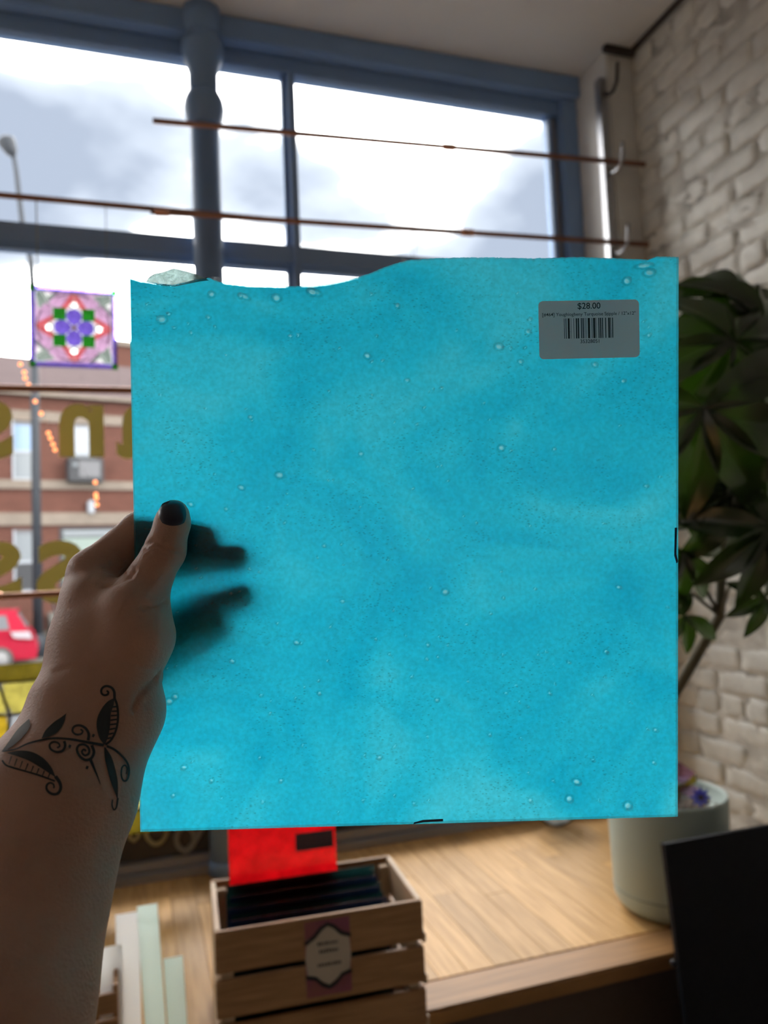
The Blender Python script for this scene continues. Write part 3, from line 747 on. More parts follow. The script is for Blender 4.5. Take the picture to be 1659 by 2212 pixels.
def head(px, py, dep, angs, length, tilt=.35, nrm=(0, 0.35, 1.0), src=None):
    """palmate head: leaflets fan out around the hub, at picture angles angs (degrees)"""
    hub = Vector(at(px, py, dep)); N_ = (R_ * nrm[0] + U_ * nrm[1] + B_ * nrm[2]).normalized()
    for a_ in angs:
        d = R_ * cos(radians(a_)) + U_ * sin(radians(a_)); d = d - N_ * d.dot(N_); d.normalize()
        d = (d - N_ * tilt * random.uniform(.5, 1.2)).normalized()
        put_leaf(hub, d, N_, length * random.uniform(.88, 1.1))
    s0 = Vector(src) if src is not None else Vector(trunk_top)
    midp = (hub + s0) / 2 + Vector((0, .03, .05))
    tube('leaf_stalk', [s0, midp, hub - N_ * .004], [.005, .0042, .0035], M['stem'], pl, 7)
T4, T5 = tp[4], tp[5]
head(1588, 735, 1.50, (-82, -128, 162, 118, 70, 20, -30, -160), .205, .15, src=T4)
head(1600, 640, 1.62, (150, 105, 60, 10, 200, 240), .20, .35, (0, .6, 1), src=T5)
head(1655, 690, 1.55, (120, 170, 60, 0, -60, -110), .19, .3, (.2, .4, 1), src=T5)
head(1520, 880, 1.46, (-58, -95, -20, -140, 30, 170), .27, .2, (-.3, -.1, 1), src=T4)
head(1640, 920, 1.56, (-100, -140, -60, 150, 100, 40), .21, .3, (.1, .2, 1), src=T4)
head(1470, 1010, 1.62, (-70, -110, -35, -150, 90, 40), .20, .3, (-.2, .2, 1), src=tp[3])
head(1590, 1060, 1.58, (-115, -80, -45, -150, -10, 160), .185, .3, (.1, .1, 1), src=tp[3])
head(1660, 1140, 1.52, (-100, -135, -70, 170, 110), .175, .3, (0, .1, 1), src=tp[3])
head(1475, 1190, 1.66, (-50, -85, -120, 10, 170), .15, .3, (0, .2, 1), src=tp[2])
head(1478, 1330, 1.68, (-75, -30, 80, 140, -120), .10, .2, (0, .2, 1), src=tp[2])
head(1655, 1290, 1.60, (-150, -110, 150, 60, -60), .09, .2, (0, .2, 1), src=tp[2])
head(1560, 800, 1.80, (150, 200, 250, 300, 20, 80), .19, .3, (0, .4, 1), src=T4)
head(1530, 1000, 1.78, (100, 160, 220, 280, 340), .18, .3, (0, .4, 1), src=tp[3])
head(1630, 1040, 1.76, (100, 40, 200, 270, 330), .18, .3, (0, .4, 1), src=tp[3])

# glass flower picks in the pot
def flower(px, py, dep, rad, npet, petal, centre, label, base):
    c = Vector(at(px, py, dep)); f = empty('flower_pick', base, label, 'flower pick')
    poly = []
    for k in range(npet * 2):
        q = pi * k / npet; r_ = rad * (1 if k % 2 == 0 else .52); poly.append((r_ * cos(q), r_ * sin(q)))
    plate('petals', poly, c, R_, U_, B_, .004, M[petal], f)
    lathe('flower_centre', [(.001, -.003), (rad * .26, -.002), (rad * .22, .003), (.001, .005)], c + B_ * .002, M[centre], f, 12, axis=tuple(B_))
    tube('wire_stem', [c - B_ * .004, c * .5 + Vector(base) * .5 - B_ * .003, Vector(base)], .0011, M['wire'], f, 6)
flower(1513, 1722, 1.86, .0265, 8, 'g_indigo', 'g_amber', 'small dark blue star-shaped glass flower on a wire in the pot', (1.322, 1.640, ZP + .238))
pf2 = empty('flower_pick', (1.29, 1.66, ZP + .238), 'pink and green glass tulip on a wire behind the blue flower', 'flower pick')
c = Vector(at(1478, 1682, 1.92))
plate('petal', [(-.03, -.005), (.0, -.012), (.028, .014), (.0, .034), (-.03, .05)], c, R_, U_, B_, .003, M['g_pink'], pf2)
plate('petal', [(-.02, -.030), (.012, -.046), (.040, -.034), (.030, -.018), (.0, -.014)], c + B_ * .002, R_, U_, B_, .003, M['g_pink'], pf2)
plate('glass_leaf', [(-.04, -.03), (-.0, -.013), (.03, .012), (.032, -.01), (.0, -.030), (-.02, -.06)], c - B_ * .004, R_, U_, B_, .003, M['g_olive'], pf2)
tube('wire_stem', [c, (c + Vector((1.29, 1.66, ZP + .238))) / 2, Vector((1.29, 1.66, ZP + .238))], .0011, M['wire'], pf2, 6)

# ------------------------------------------------------------------ turquoise glass sheet in the hand
SO = Vector(at(303, 1797, .42942421)); EX = Vector((.963, -.268, -.029)).normalized()
_p1 = Vector(at(1464, 1764, .44186151)); EX = (_p1 - SO).normalized()
_p2 = Vector(at(1466, 555, .43173400)); EY = (_p2 - _p1).normalized(); EN = EX.cross(EY).normalized()
def sh(u, v, w=0.): return SO + EX * u + EY * v + EN * w          # w > 0 is the face towards the room
top = [(0, 306.5), (4.5, 305.0), (8.4, 304.5), (16.7, 303.2), (24.2, 302.5), (30.5, 304.0), (38.0, 305.8), (42.3, 307.0), (50.6, 303.7), (65.7, 302.2), (80.9, 301.7),
       (101.2, 302.2), (111.4, 303.5), (121.6, 306.0), (131.9, 309.1), (142.1, 313.2), (152.4, 316.2), (165.3, 317.2), (183.3, 317.8), (198.8, 317.8), (222.2, 317.3),
       (245.6, 318.1), (261.3, 317.7), (274.4, 317.2), (287.6, 316.7), (292.9, 318.5), (305.0, 318.2)]
tx_ = np.array([p[0] for p in top]); ty_ = np.array([p[1] for p in top])
NU, NV, TH = 420, 440, .0031
bub = [(16.8, 284.4), (20.6, 287.4), (32.7, 277.1), (42.2, 285.6), (44.2, 298.2), (59.8, 297.2), (79.8, 296.2), (99.1, 299.5), (87.1, 275.2), (129.8, 264.1), (146.8, 291.8), (203.7, 269.0),
       (204.7, 212.3), (234.8, 211.3), (80.1, 198.2), (58.8, 191.5), (50.2, 179.6), (30.7, 182.4), (172.3, 131.3), (205.5, 127.4), (114.3, 127.1), (52.2, 132.5), (16.7, 72.3), (20.1, 74.9),
       (221.3, 284.1), (220.2, 277.2), (276.5, 305.6), (289.2, 275.2), (274.4, 249.4), (258.1, 258.8), (215.9, 260.5), (24.2, 34.7), (18.0, 19.1), (247.2, 20.6), (242.9, 10.9), (277.0, 5.9),
       (167.1, 69.8), (78.3, 25.9), (100.7, 75.2), (162.1, 101.4), (52.1, 94.4), (134.1, 37.6), (220.3, 10.7), (293.1, 49.7), (264.2, 95.5), (271.7, 132.4), (292.0, 30.7), (264.4, 286.1),
       (66.6, 39.3), (39.4, 26.9), (197.2, 49.3), (153.4, 10.7), (88.2, 104.1), (125.6, 209.6), (104.4, 158.3), (231.7, 72.3), (190.1, 170.2), (151.8, 250.5), (64.5, 230.5), (287.6, 189.9)]
big = {0: 1.9, 4: 1.6, 6: 2.0, 7: 2.0, 9: 1.5, 11: 1.8, 12: 1.7, 14: 1.7, 15: 1.3, 18: 1.7, 22: 1.6, 23: 1.4, 26: 2.0, 33: 1.6, 34: 1.9, 35: 2.2}
r = np.random.default_rng(21)
BUB = [(u, v, big.get(k, r.uniform(.8, 1.2)), r.uniform(1.0, 1.5), r.uniform(-.6, .3)) for k, (u, v) in enumerate(bub)]
BUB += [(286.5, 314.1, 1.3, 3.6, .12), (289.5, 310.2, 1.9, 1.6, .1), (101, 299.2, 1.6, 2.2, -.3), (62, 297, 1.2, 2.6, -.45)]
BUB += [(r.uniform(4, 301), r.uniform(4, 299), r.uniform(.38, .65), r.uniform(1, 1.8), r.uniform(-.8, .8)) for k in range(150)]
us = np.linspace(0, .305, NU + 1); tv = np.interp(us * 1000, tx_, ty_) / 1000
tv = tv + np.where((us > .004) & (us < .301), r.normal(0, .00012, NU + 1), 0)
UU = np.repeat(us[:, None], NV + 1, 1); VV = tv[:, None] * np.linspace(0, 1, NV + 1)[None, :]
BA = np.zeros_like(UU)                                        # thin spots of the glass: 1 in a bubble, below 0 on its rim
for (bu_, bv_, br_, ba_, bt_) in BUB:
    m_ = (np.abs(UU * 1000 - bu_) < 8) & (np.abs(VV * 1000 - bv_) < 8)
    dx = UU[m_] * 1000 - bu_; dy = VV[m_] * 1000 - bv_
    q = np.hypot((dx * cos(bt_) + dy * sin(bt_)) / (br_ * ba_), (-dx * sin(bt_) + dy * cos(bt_)) / br_)
    BA[m_] += np.clip(1.35 - 1.35 * q, 0, 1) - .8 * np.exp(-((q - 1.15) / .28) ** 2)
off = (NU + 1) * (NV + 1)
V_ = np.stack([UU.ravel(), VV.ravel(), np.full(off, -TH)], 1)      # the coloured, scattering back face
gi, gj = np.meshgrid(np.arange(NU), np.arange(NV), indexing='ij'); gi = gi.ravel(); gj = gj.ravel(); W_ = NV + 1
F_ = np.stack([gi * W_ + gj, gi * W_ + gj + 1, (gi + 1) * W_ + gj + 1, (gi + 1) * W_ + gj], 1).tolist(); nF0 = len(F_)
loop = [i * W_ for i in range(NU + 1)] + [NU * W_ + j for j in range(1, NV + 1)] + [i * W_ + NV for i in range(NU - 1, -1, -1)] + [j for j in range(NV - 1, 0, -1)]
nb_ = len(loop); VB = V_[loop].copy(); VB[:, 2] = 0; V_ = np.vstack([V_, VB])
F_ += [[loop[k], loop[(k + 1) % nb_], off + (k + 1) % nb_, off + k] for k in range(nb_)]
F_.append([off + k for k in range(nb_)])
V_ = V_.tolist()
me = bpy.data.meshes.new('art_glass_sheet'); me.from_pydata(V_, [], F_); me.update(); me.materials.append(M['turq']); me.materials.append(M['edge']); me.materials.append(M['clearface'])
me.polygons.foreach_set('material_index', [0] * nF0 + [1] * nb_ + [2])
at_ = me.attributes.new('bubble', 'FLOAT', 'POINT'); at_.data.foreach_set('value', np.concatenate([BA.ravel(), np.zeros(nb_)]).astype(np.float32))
SHEET = bpy.data.objects.new('art_glass_sheet', me); COL.objects.link(SHEET)
SM = Matrix(((EX.x, EY.x, EN.x, SO.x), (EX.y, EY.y, EN.y, SO.y), (EX.z, EY.z, EN.z, SO.z), (0, 0, 0, 1)))
SHEET.matrix_world = SM
tag(SHEET, 'square turquoise stippled glass sheet with a wavy raw top edge, held up by hand', 'glass sheet')
def spart(name, verts, faces, mat, parent=None, smooth=False):
    """part of the sheet, written in the sheet's own u, v, w coordinates"""
    me = bpy.data.meshes.new(name); me.from_pydata([tuple(v) for v in verts], [], [list(f) for f in faces]); me.update(); me.materials.append(mat)
    if smooth: me.polygons.foreach_set('use_smooth', [True] * len(me.polygons))
    o = bpy.data.objects.new(name, me); COL.objects.link(o); o.parent = parent or SHEET; return o
def splate(name, poly, w0, w1, mat, parent=None):
    n = len(poly); vs = [(p[0], p[1], w1) for p in poly] + [(p[0], p[1], w0) for p in poly]
    return spart(name, vs, [list(range(n)), list(range(n, 2 * n))[::-1]] + [[(i + 1) % n, i, n + i, n + (i + 1) % n] for i in range(n)], mat, parent)
# bubbles
def dome(nr=4, ns=12):
    vs, fs = [(0, 0, .55)], []
    for i in range(1, nr + 1):
        q = i / nr
        for k in range(ns): vs.append((q * cos(2 * pi * k / ns), q * sin(2 * pi * k / ns), .55 * math.sqrt(max(0, 1 - q * q))))
    for k in range(ns): fs.append((0, 1 + k, 1 + (k + 1) % ns))
    for i in range(nr - 1):
        for k in range(ns):
            a_ = 1 + i * ns + k; b_ = 1 + i * ns + (k + 1) % ns; fs.append((a_, a_ + ns, b_ + ns, b_))
    me = bpy.data.meshes.new('bubble'); me.from_pydata(vs, [], fs); me.update(); me.materials.append(M['bubble'])
    me.polygons.foreach_set('use_smooth', [True] * len(me.polygons)); return me
DM = dome(); r = np.random.default_rng(21)
def bubble(u, v, ra, asp=1.0, rot=0.):
    o = bpy.data.objects.new('bubble', DM); COL.objects.link(o); o.parent = SHEET
    o.location = (u / 1000, v / 1000, .0001); o.rotation_euler = (0, 0, rot); o.scale = (ra * asp / 1000, ra / 1000, ra * .8 / 1000)
for q in BUB: bubble(*q)
# clear fractured chip on the raw edge
chip = [(8.5, 305.0), (10.0, 307.2), (13.0, 309.0), (16.8, 309.5), (20.5, 311.0), (24.4, 312.0), (31.1, 310.5), (38.1, 308.3), (43.1, 305.8), (38.0, 305.2), (30.5, 303.7), (24.2, 302.4), (16.7, 303.0)]
cc = np.mean(np.array(chip), 0); V_ = []; r = np.random.default_rng(8)
rings = [(1.0, -.0026, -.0004), (.93, 0, 0), (.66, .0006, 0), (.36, .0011, 0)]
for s_, w_, _ in rings:
    for p in chip: V_.append(((cc[0] + (p[0] - cc[0]) * s_) / 1000, (cc[1] + (p[1] - cc[1]) * s_) / 1000, w_ + (r.normal(0, .0004) if w_ > -.001 else 0)))
V_.append((cc[0] / 1000, cc[1] / 1000, .0012)); n = len(chip); F_ = [list(range(n))]
for i in range(3):
    for k in range(n):
        k2 = (k + 1) % n; F_.append((i * n + k, (i + 1) * n + k, (i + 1) * n + k2, i * n + k2))
for k in range(n): F_.append((3 * n + k, 4 * n, 3 * n + (k + 1) % n))
o = spart('chipped_edge', V_, F_, M['chip']); o['label'] = 'clear fractured sliver on the raw top edge'
for (u, v, s_) in ((48, 305.5, 1.6), (46.2, 306.2, 1.1), (150.5, 316, 1.2), (111, 303.2, .8)): bubble(u, v, s_, 1.4, -.3)
# marker lines
splate('marker_line', [(.3030, .1661), (.3042, .1663), (.3039, .1512), (.3049, .1470), (.3040, .1458), (.3027, .1503)], .00002, .00025, M['marker'])
splate('marker_line', [(.1528, .0001), (.1586, .0010), (.1697, .0012), (.1697, .0026), (.1582, .0023), (.1532, .0010)], .00002, .00025, M['marker'])
# price sticker
la = math.atan2(294.6 - 293.6, 282.3 - 225.5); LC = Vector((254.1, 278.0)) / 1000; lw, lh = .0569, .0322
def lab(x_, y_): return (LC.x + x_ * cos(la) - y_ * sin(la), LC.y + x_ * sin(la) + y_ * cos(la))
rp = []; cr_ = .0026
for (cx_, cy_, a0) in ((lw / 2 - cr_, lh / 2 - cr_, 0), (-lw / 2 + cr_, lh / 2 - cr_, 90), (-lw / 2 + cr_, -lh / 2 + cr_, 180), (lw / 2 - cr_, -lh / 2 + cr_, 270)):
    for k in range(7): q = radians(a0 + 15 * k); rp.append(lab(cx_ + cr_ * cos(q), cy_ + cr_ * sin(q)))
lbl = splate('price_sticker', rp, .00002, .00022, M['paper']); lbl['label'] = 'white rounded price sticker with barcode'
ZT = .00030
def ltext(body, width, xc, ybase, off=0.0, name='sticker_text'):
    v, f = text_geo(body, 1.0, offset=off); xs = [p.x for p in v]; w_ = max(xs) - min(xs); s_ = width / w_; m_ = (max(xs) + min(xs)) / 2
    vs = []
    for p in v:
        q = lab(xc + (p.x - m_) * s_, ybase + p.y * s_); vs.append((q[0], q[1], ZT))
    return spart(name, vs, f, M['ink'], lbl)
K = lw / 903.0                                         # sticker measured on a 903 x 516 grid
ltext('$28.00', 205 * K, (715 - 714) * K, (711 - 530) * K, .006)
ltext('[#464] Youghiogheny Turquoise Stipple / 12"x12"', 838 * K, (714 - 714) * K, (711 - 590) * K, .004)
ltext('35328051', 170 * K, (717 - 714) * K, (711 - 832) * K, .006)
bars = [(488, 5), (503, 6), (522, 16), (549, 3), (574, 4), (594, 11), (611, 12), (640, 8), (655, 9), (671, 3), (683, 4), (702, 18), (736, 5), (750, 16), (771, 5), (797, 8), (812, 10), (830, 8), (858, 8), (885, 14), (903, 6), (920, 8)]
V_, F_ = [], []
for x0, w_ in bars:
    n0 = len(V_)
    for (xx, yy) in ((x0, 790), (x0 + w_, 790), (x0 + w_, 612), (x0, 612)):
        q = lab((xx - 714) * K, (711 - yy) * K); V_.append((q[0], q[1], ZT))
    F_.append((n0, n0 + 1, n0 + 2, n0 + 3))
spart('barcode', V_, F_, M['ink'], lbl)

# ------------------------------------------------------------------ hand and arm: one continuous surface
def cs(p):
    """(photo x, photo y, distance) -> camera-frame metres"""
    return np.array([(p[0] - CX) / FPX * p[2], -(p[1] - CY) / FPX * p[2], p[2]])
palm = [  # a, ra, b, rb
    ((195, 1236, .426), .0112, (176, 1375, .414), .0130), ((176, 1375, .414), .0130, (162, 1500, .400), .0170),
    ((196, 1285, .444), .0112, (185, 1500, .412), .0180), ((225, 1338, .458), .0108, (205, 1510, .415), .0180),
    ((270, 1392, .466), .0100, (240, 1540, .412), .0175),
    ((236, 1500, .394), .0185, (296, 1375, .399), .0172), ((296, 1375, .399), .0172, (290, 1320, .402), .0150),
    ((190, 1300, .425), .0110, (285, 1330, .404), .0130),
    ((180, 1400, .410), .0140, (270, 1420, .402), .0160),
    ((192, 1292, .4135), .0125, (172, 1480, .3960), .0175), ((215, 1300, .411), .0125, (286, 1332, .404), .0135),
    ((205, 1380, .4035), .0140, (200, 1490, .3950), .0170), ((235, 1350, .4045), .0130, (240, 1450, .3975), .0170),
    ((330, 1400, .452), .0100, (272, 1510, .410), .0165),
    ((252, 1500, .399), .0180, (268, 1535, .394), .0172), ((268, 1535, .394), .0172, (236, 1600, .386), .0170),
]
arm = [
    ((262, 1560, .388), .0150, (196, 1725, .368), .0190), ((196, 1725, .368), .0190, (68, 2212, .315), .0215),
    ((122, 1545, .392), .0140, (52, 1690, .370), .0190), ((52, 1690, .370), .0190, (-92, 2212, .315), .0230),
    ((185, 1540, .392), .0190, (120, 1700, .370), .0235), ((120, 1700, .370), .0235, (-12, 2212, .315), .0300),
]
fingers = [
    [((195, 1236, .426), .0112, (300, 1142, .4375), .0094), ((300, 1142, .4375), .0094, (390, 1142, .4375), .0083), ((390, 1142, .4375), .0083, (447, 1150, .4368), .0072)],
    [((196, 1285, .444), .0110, (320, 1204, .446), .0094), ((320, 1204, .446), .0094, (430, 1192, .4400), .0082), ((430, 1192, .4400), .0082, (513, 1193, .4370), .0071)],
    [((225, 1338, .458), .0108, (335, 1306, .454), .0092), ((335, 1306, .454), .0092, (445, 1284, .4440), .0080), ((445, 1284, .4440), .0080, (524, 1269, .4405), .0071)],
    [((270, 1392, .466), .0100, (345, 1372, .462), .0084), ((345, 1372, .462), .0084, (415, 1352, .4520), .0073), ((415, 1352, .4520), .0073, (480, 1330, .4440), .0064)],
]
thumb = [((290, 1322, .402), .0150, (322, 1252, .4075), .0116), ((322, 1252, .4075), .0116, (356, 1190, .4095), .0107),
         ((356, 1190, .4095), .0107, (373, 1128, .4125), .0091), ((373, 1128, .4125), .0091, (376, 1110, .4140), .0078)]
elbow = np.array([-.205, -.345, .235]); shoulder = np.array([-.24, -.24, -.10])
def seg(P3, a, ra, b, rb):
    ba = (b - a).astype(np.float32); L2 = float(ba @ ba)
    q = [P3[i] - np.float32(a[i]) for i in range(3)]
    t_ = np.clip((q[0] * ba[0] + q[1] * ba[1] + q[2] * ba[2]) / L2, 0, 1)
    d = np.sqrt((q[0] - t_ * ba[0]) ** 2 + (q[1] - t_ * ba[1]) ** 2 + (q[2] - t_ * ba[2]) ** 2)
    return d - (ra + (rb - ra) * t_)
def smin(a, b, k):
    h = np.clip(.5 + .5 * (b - a) / k, 0, 1); return b + (a - b) * h - k * h * (1 - h)
def axis_(parts):
    out = [np.arange(a, b, s) for a, b, s in parts]; return np.concatenate(out).astype(np.float32)
gx_ = axis_([(-.335, -.205, .006), (-.205, -.055, .0014)])
gy_ = axis_([(-.42, -.27, .007), (-.27, -.15, .004), (-.15, .018, .0014)])
gz_ = axis_([(-.17, .27, .008), (.27, .355, .003), (.355, .492, .0014)])
P3 = np.meshgrid(gx_, gy_, gz_, indexing='ij', sparse=True)
D_ = None
for a, ra_, b, rb in palm:
    d = seg(P3, cs(a), ra_, cs(b), rb); D_ = d if D_ is None else smin(D_, d, .010)
for a, ra_, b, rb in arm:
    D_ = smin(D_, seg(P3, cs(a), ra_, cs(b), rb), .014)
e0 = cs((-12, 2212, .315))
D_ = smin(D_, seg(P3, e0, .031, elbow, .041), .02); D_ = smin(D_, seg(P3, elbow, .041, shoulder, .050), .02)
for fch, kk in ((thumb, .007), (fingers[0], .006), (fingers[1], .005), (fingers[2], .005), (fingers[3], .005)):
    df = None
    for a, ra_, b, rb in fch:
        d = seg(P3, cs(a), ra_, cs(b), rb); df = d if df is None else smin(df, d, .003)
    D_ = smin(D_, df, kk)
D_ = D_.astype(np.float32)

def surface_nets(Dv, xs, ys, zs):
    nx, ny, nz = Dv.shape; ins = Dv < 0
    cnt = np.zeros((nx - 1, ny - 1, nz - 1), np.int8)
    for i in (0, 1):
        for j in (0, 1):
            for k in (0, 1): cnt += ins[i:nx - 1 + i, j:ny - 1 + j, k:nz - 1 + k]
    act = (cnt > 0) & (cnt < 8); ids = -np.ones(act.shape, np.int64); I, J, K_ = np.nonzero(act); ids[I, J, K_] = np.arange(len(I))
    acc = np.zeros((len(I), 3)); wt = np.zeros(len(I)); ax = (xs, ys, zs)
    corners = [(i, j, k) for i in (0, 1) for j in (0, 1) for k in (0, 1)]
    for c0 in corners:
        for dm in range(3):
            if c0[dm] == 1: continue
            c1 = list(c0); c1[dm] = 1
            d0 = Dv[I + c0[0], J + c0[1], K_ + c0[2]]; d1 = Dv[I + c1[0], J + c1[1], K_ + c1[2]]
            m_ = (d0 < 0) != (d1 < 0); t_ = np.where(m_, d0 / np.where(m_, d0 - d1, 1), 0)
            p0 = np.stack([xs[I + c0[0]], ys[J + c0[1]], zs[K_ + c0[2]]], 1).astype(float); p1 = np.stack([xs[I + c1[0]], ys[J + c1[1]], zs[K_ + c1[2]]], 1)
            acc += np.where(m_[:, None], p0 + (p1 - p0) * t_[:, None], 0); wt += m_
    vs = acc / wt[:, None]; quads = []
    for dm in range(3):
        sl0 = [slice(None)] * 3; sl1 = [slice(None)] * 3; sl0[dm] = slice(0, -1); sl1[dm] = slice(1, None)
        A_ = ins[tuple(sl0)]; B__ = ins[tuple(sl1)]; E_ = A_ != B__
        i, j, k = np.nonzero(E_); o1, o2 = [(1, 2), (2, 0), (0, 1)][dm]
        idx3 = np.stack([i, j, k], 1); ok = (idx3[:, o1] > 0) & (idx3[:, o2] > 0) & (idx3[:, o1] < Dv.shape[o1] - 1) & (idx3[:, o2] < Dv.shape[o2] - 1)
        idx3 = idx3[ok]; flip = A_[i[ok], j[ok], k[ok]]
        def cell(a_, b_):
            q = idx3.copy(); q[:, o1] -= a_; q[:, o2] -= b_; return ids[q[:, 0], q[:, 1], q[:, 2]]
        Q = np.stack([cell(1, 1), cell(0, 1), cell(0, 0), cell(1, 0)], 1)
        Q = np.where(flip[:, None], Q, Q[:, ::-1]); quads.append(Q)
    return vs, np.concatenate(quads)
HV, HF = surface_nets(D_, gx_, gy_, gz_)
# camera frame is left-handed here (x right, y up, z away): flip winding when mapped to the world
HF = HF[:, ::-1]
# relax the surface a little
ed = np.concatenate([HF[:, [0, 1]], HF[:, [1, 2]], HF[:, [2, 3]], HF[:, [3, 0]]])
def relax(v, it, lam=.5):
    for _ in range(it):
        s_ = np.zeros_like(v); c_ = np.zeros(len(v))
        np.add.at(s_, ed[:, 0], v[ed[:, 1]]); np.add.at(c_, ed[:, 0], 1); np.add.at(s_, ed[:, 1], v[ed[:, 0]]); np.add.at(c_, ed[:, 1], 1)
        v = v + lam * (s_ / c_[:, None] - v)
    return v
HV = relax(HV, 3)
def vnormals(v):
    a_ = v[HF[:, 2]] - v[HF[:, 0]]; b_ = v[HF[:, 3]] - v[HF[:, 1]]; fn_ = np.cross(a_, b_); n_ = np.zeros_like(v)
    for k in range(4): np.add.at(n_, HF[:, k], fn_)
    return n_ / (np.linalg.norm(n_, axis=1)[:, None] + 1e-12)
HN = vnormals(HV)
if HN[np.argmin(HV[:, 2] + 1e3 * (HV[:, 1] < -.15))][2] > 0: pass
ppx = CX + FPX * HV[:, 0] / np.maximum(HV[:, 2], .05); ppy = CY - FPX * HV[:, 1] / np.maximum(HV[:, 2], .05)
sgn = 1.0 if np.mean(np.sum(HN * (HV - np.array([-.17, -.06, .41])), 1)[(HV[:, 2] > .36)]) > 0 else -1.0
HN = HN * sgn
def crease(poly, width, depth):
    """press a skin fold into the surface along a line"""
    poly = np.array(poly, float); d = np.full(len(HV), 1e9)
    for a_, b_ in zip(poly[:-1], poly[1:]):
        ab = b_ - a_; t_ = np.clip(((ppx - a_[0]) * ab[0] + (ppy - a_[1]) * ab[1]) / (ab @ ab), 0, 1)
        d = np.minimum(d, np.hypot(ppx - a_[0] - t_ * ab[0], ppy - a_[1] - t_ * ab[1]))
    f_ = np.exp(-(d / width) ** 2) * (HN[:, 2] < -.15) * (HV[:, 2] < .435)
    return -HN * (f_ * depth * 1.6)[:, None]
disp = crease([(312, 1178), (330, 1168), (352, 1178), (372, 1190), (388, 1192)], 5, .0009) + crease([(312, 1188), (334, 1184), (352, 1194), (370, 1202)], 4, .0007) \
    + crease([(316, 1198), (336, 1196), (354, 1206)], 4, .0005) + crease([(312, 1314), (336, 1310), (358, 1302)], 5, .0012) \
    + crease([(215, 1266), (240, 1262), (268, 1250), (290, 1232)], 6, .0010) + crease([(244, 1218), (262, 1228), (282, 1246)], 6, .0008) + crease([(250, 1200), (272, 1215), (285, 1232)], 5, .0006) \
    + crease([(346, 1462), (325, 1478), (300, 1500), (288, 1530)], 6, .0014) + crease([(300, 1440), (325, 1446), (350, 1452)], 5, .0006) \
    + crease([(312, 1500), (318, 1540), (312, 1585)], 8, .0002) + crease([(120, 1450), (150, 1440), (180, 1445)], 6, .0004) 
HV = HV + disp
HW = CAM[None, :] + HV[:, 0:1] * RT[None, :] + HV[:, 1:2] * UP[None, :] + HV[:, 2:3] * FW[None, :]
if sgn < 0: HF = HF[:, ::-1]
me = bpy.data.meshes.new('person'); me.from_pydata(HW.tolist(), [], HF.tolist()); me.update(); me.materials.append(M['skin'])
me.polygons.foreach_set('use_smooth', [True] * len(me.polygons))
ARM = bpy.data.objects.new('person', me); COL.objects.link(ARM)
tag(ARM, 'bare tattooed forearm and left hand gripping the turquoise sheet, thumb in front', 'person')
bvh = BVHTree.FromPolygons([Vector(v) for v in HW], HF.tolist())
CV = Vector(CAM)
def onskin(px, py, lift):
    d = (Vector(at(px, py, 1.0)) - CV).normalized(); hit = bvh.ray_cast(CV, d)
    if hit[0] is None: return None
    n_ = hit[1] if hit[1].dot(d) < 0 else -hit[1]
    return hit[0] + n_ * lift, n_
def apart(name, verts, faces, mat, smooth=True):
    me = bpy.data.meshes.new(name); me.from_pydata([tuple(v) for v in verts], [], faces); me.update(); me.materials.append(mat)
    me.polygons.foreach_set('use_smooth', [smooth] * len(me.polygons))
    o = bpy.data.objects.new(name, me); COL.objects.link(o); o.parent = ARM; return o
# painted thumb nail, lying on the thumb tip
V_, F_ = [], []; nn = 12; ok_ = True; base_d = (Vector(at(373, 1108, 1.0)) - CV).normalized()
for i in range(nn + 1):
    for j in range(nn + 1):
        a_, b_ = -1 + 2 * i / nn, -1 + 2 * j / nn
        # squared-off circle
        u = a_ * math.sqrt(1 - .38 * b_ * b_); v = b_ * math.sqrt(1 - .40 * a_ * a_)
        h_ = onskin(372.5 + u * 29.5 - v * 2, 1108.5 - v * 27.5, 0)
        if h_ is None: h_ = (Vector(at(372 + u * 27, 1108 - v * 26, .409)), -base_d)
        rim = max(abs(a_), abs(b_)); V_.append(h_[0] + (h_[1] * .5 - base_d * .5).normalized() * (.0008 - .0006 * max(0, rim - .8) / .2))
for i in range(nn):
    for j in range(nn):
        k = i * (nn + 1) + j; F_.append((k, k + nn + 1, k + nn + 2, k + 1))
o = apart('thumb_nail', V_, F_, M['nail']); o['label'] = 'short rounded nail painted glossy navy black'
# tattoo: ink lines and leaves lying on the skin
TS, TO = 2.902, (0, 1450)
TV = {'tattoo': ([], []), 'tattoofaded': ([], [])}
def tpx(p): return TO[0] + p[0] / TS, TO[1] + p[1] / TS
def dense(pts, step=4.0):
    pts = np.array(pts, float)
    # Catmull-Rom through the points
    P_ = np.vstack([2 * pts[0] - pts[1], pts, 2 * pts[-1] - pts[-2]]); out = []
    for i in range(1, len(P_) - 2):
        n_ = max(2, int(np.linalg.norm(P_[i + 1] - P_[i]) / (step * 2)))
        for k in range(n_):
            t_ = k / n_
            out.append(.5 * ((2 * P_[i]) + (-P_[i - 1] + P_[i + 1]) * t_ + (2 * P_[i - 1] - 5 * P_[i] + 4 * P_[i + 1] - P_[i + 2]) * t_ ** 2 + (-P_[i - 1] + 3 * P_[i] - 3 * P_[i + 1] + P_[i + 2]) * t_ ** 3))
    out.append(pts[-1]); return np.array(out)
